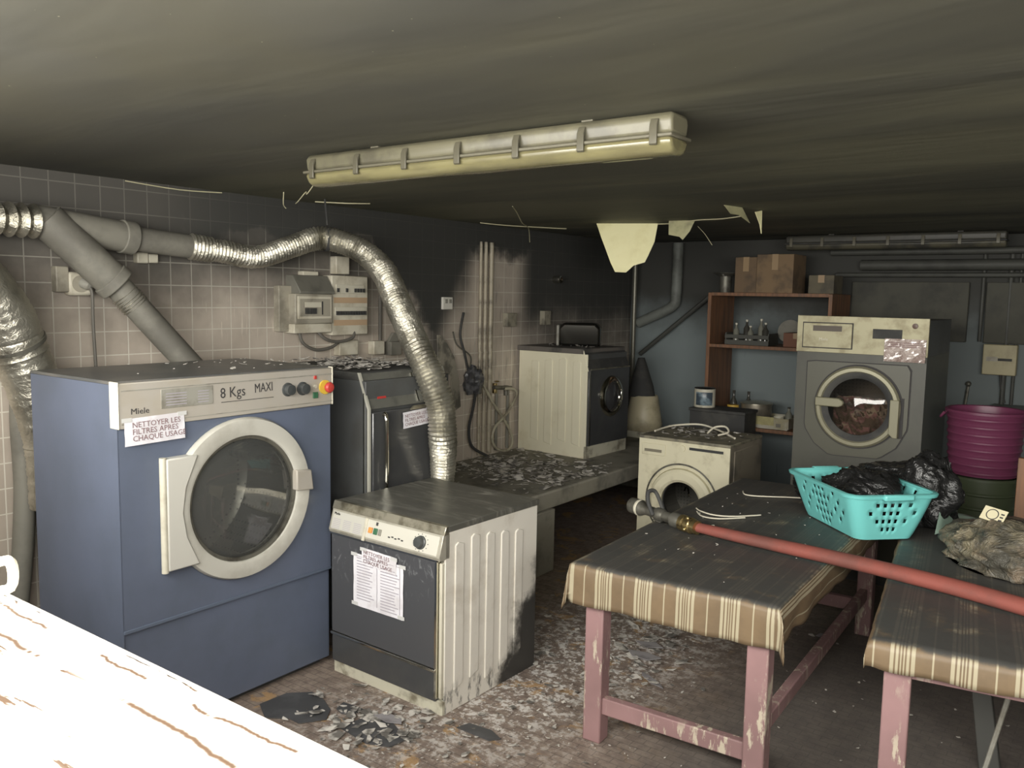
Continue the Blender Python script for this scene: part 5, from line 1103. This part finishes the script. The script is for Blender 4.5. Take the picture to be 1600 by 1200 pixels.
debris('top_debris', 'dusty flakes on top of the small white washing machine', lambda r: (r.uniform(-2.7, -2.1), r.uniform(5.3, 5.75)), 60, .006, .035, .852, M_crumb, 8)
debris('top_debris', 'sooty flakes along the edge of the bench washing machine top', lambda r: (r.uniform(-3.95, -3.45), r.uniform(5.7, 6.2)), 30, .006, .035, BZ + .862, M_crumb, 9)
debris('table_crumbs', 'tiny pale crumbs on the black oilcloth of the left table', lambda r: (r.uniform(-1.7, -1.0), r.uniform(2.9, 4.5)), 40, .002, .008, .749, M_flake, 10, lift=.001)
# larger sheets one can count
def sheet(lab, c, pts, m, z=.004, grp=None, nm='fallen_sheet', rz=0):
    mb = MB().prism([(x, y) for x, y in pts], 'z', 0, .004).xf(Matrix.Rotation(rz, 4, 'Z')); mb.v = [v + Vector((c[0], c[1], z)) for v in mb.v]
    return one(nm, mb, m, lab, 'fallen sheet', grp, smooth=0)
M_dsheet = mat('dark_fallen_sheet', (58, 58, 60), .55, c2=(76, 76, 78), ns=6)
sheet('large dark rounded sheet on the floor in front of the blue dryer', (-2.80, 2.30), [(-.17, -.04), (-.12, .09), (-.02, .14), (.06, .10), (.14, .03), (.17, -.05), (.08, -.12), (.02, -.10), (-.08, -.13)], M_dsheet, grp='fallen sheets', rz=.3)
sheet('dark pointed sheet among flakes before the small dryer', (-2.38, 2.36), [(-.15, -.07), (-.13, .05), (-.02, .10), (.07, .06), (.14, .07), (.12, -.05), (.03, -.09)], M_dsheet, grp='fallen sheets')
sheet('small dark bowl-shaped sheet between the two large ones', (-2.62, 2.42), [(-.06, .03), (.06, .04), (.05, -.02), (.01, -.045), (-.04, -.03)], M_dsheet, grp='fallen sheets')
sheet('dark strip of sheet right of the small dryer corner', (-2.05, 2.62), [(-.10, -.03), (-.08, .03), (.03, .04), (.10, .01), (.07, -.03)], M_dsheet, grp='fallen sheets')
M_gsh = mat('grey_shard', (150, 146, 148), .6, c2=(120, 116, 118), ns=9)
sheet('leaf-shaped grey shard alone on the floor under the left table', (-1.72, 3.50), [(-.07, .045), (-.02, .03), (.06, -.02), (.09, -.05), (.02, -.035), (-.05, .01)], M_gsh, grp='grey shards', nm='shard')
sheet('pale triangular shard behind the leaf-shaped one', (-1.90, 3.82), [(-.07, .0), (.02, .05), (.08, .01), (.0, -.04)], M_gsh, grp='grey shards', nm='shard', z=.02)
sheet('wide grey shard on the pile under the left table', (-1.86, 3.68), [(-.09, .02), (.01, .05), (.09, .03), (.05, -.03), (-.04, -.03)], M_gsh, grp='grey shards', nm='shard', z=.02)
sheet('grey shard on the floor far behind the right leg of the left table', (-1.22, 4.55), [(-.04, -.02), (-.03, .03), (.03, .03), (.045, -.02)], M_gsh, grp='grey shards', nm='shard')
sheet('pale grey shard lying on the dark sheet before the small dryer', (-2.42, 2.46), [(-.06, -.02), (-.03, .03), (.05, .03), (.08, .0), (.02, -.03)], M_gsh, grp='grey shards', nm='shard', z=.012)
# cable tangle on the small white washer
for lab, pts, m in (('white cable arching along the back of the small white washing machine top', [(-2.70, 5.42, .856), (-2.66, 5.62, .875), (-2.5, 5.72, .89), (-2.35, 5.68, .875), (-2.22, 5.58, .862), (-2.14, 5.50, .857)], M_cable),
                    ('dark cable ring on the small white washing machine top', [(-2.42, 5.48, .857), (-2.50, 5.56, .86), (-2.44, 5.66, .862), (-2.33, 5.64, .86), (-2.31, 5.54, .857), (-2.38, 5.47, .857)], M_cord),
                    ('short white cable loop standing on the small white washing machine', [(-2.36, 5.55, .86), (-2.33, 5.60, .90), (-2.26, 5.62, .91), (-2.22, 5.58, .88), (-2.27, 5.52, .86)], M_cable)):
    one('loose_cable', MB().tube(pts, .007, 8, 6), m, lab, 'cable', 'cables on the small white washing machine')
one('pull_cord_loop', MB().tube([(-1.08, .405, 1.456), (-1.06, .428, 1.475), (-1.03, .43, 1.48), (-1.01, .42, 1.458), (-1.03, .40, 1.456), (-1.06, .395, 1.456)], .006, 8, 5), M_cable, 'off-white cord loop on the sunlit sill at the left edge', 'cord')
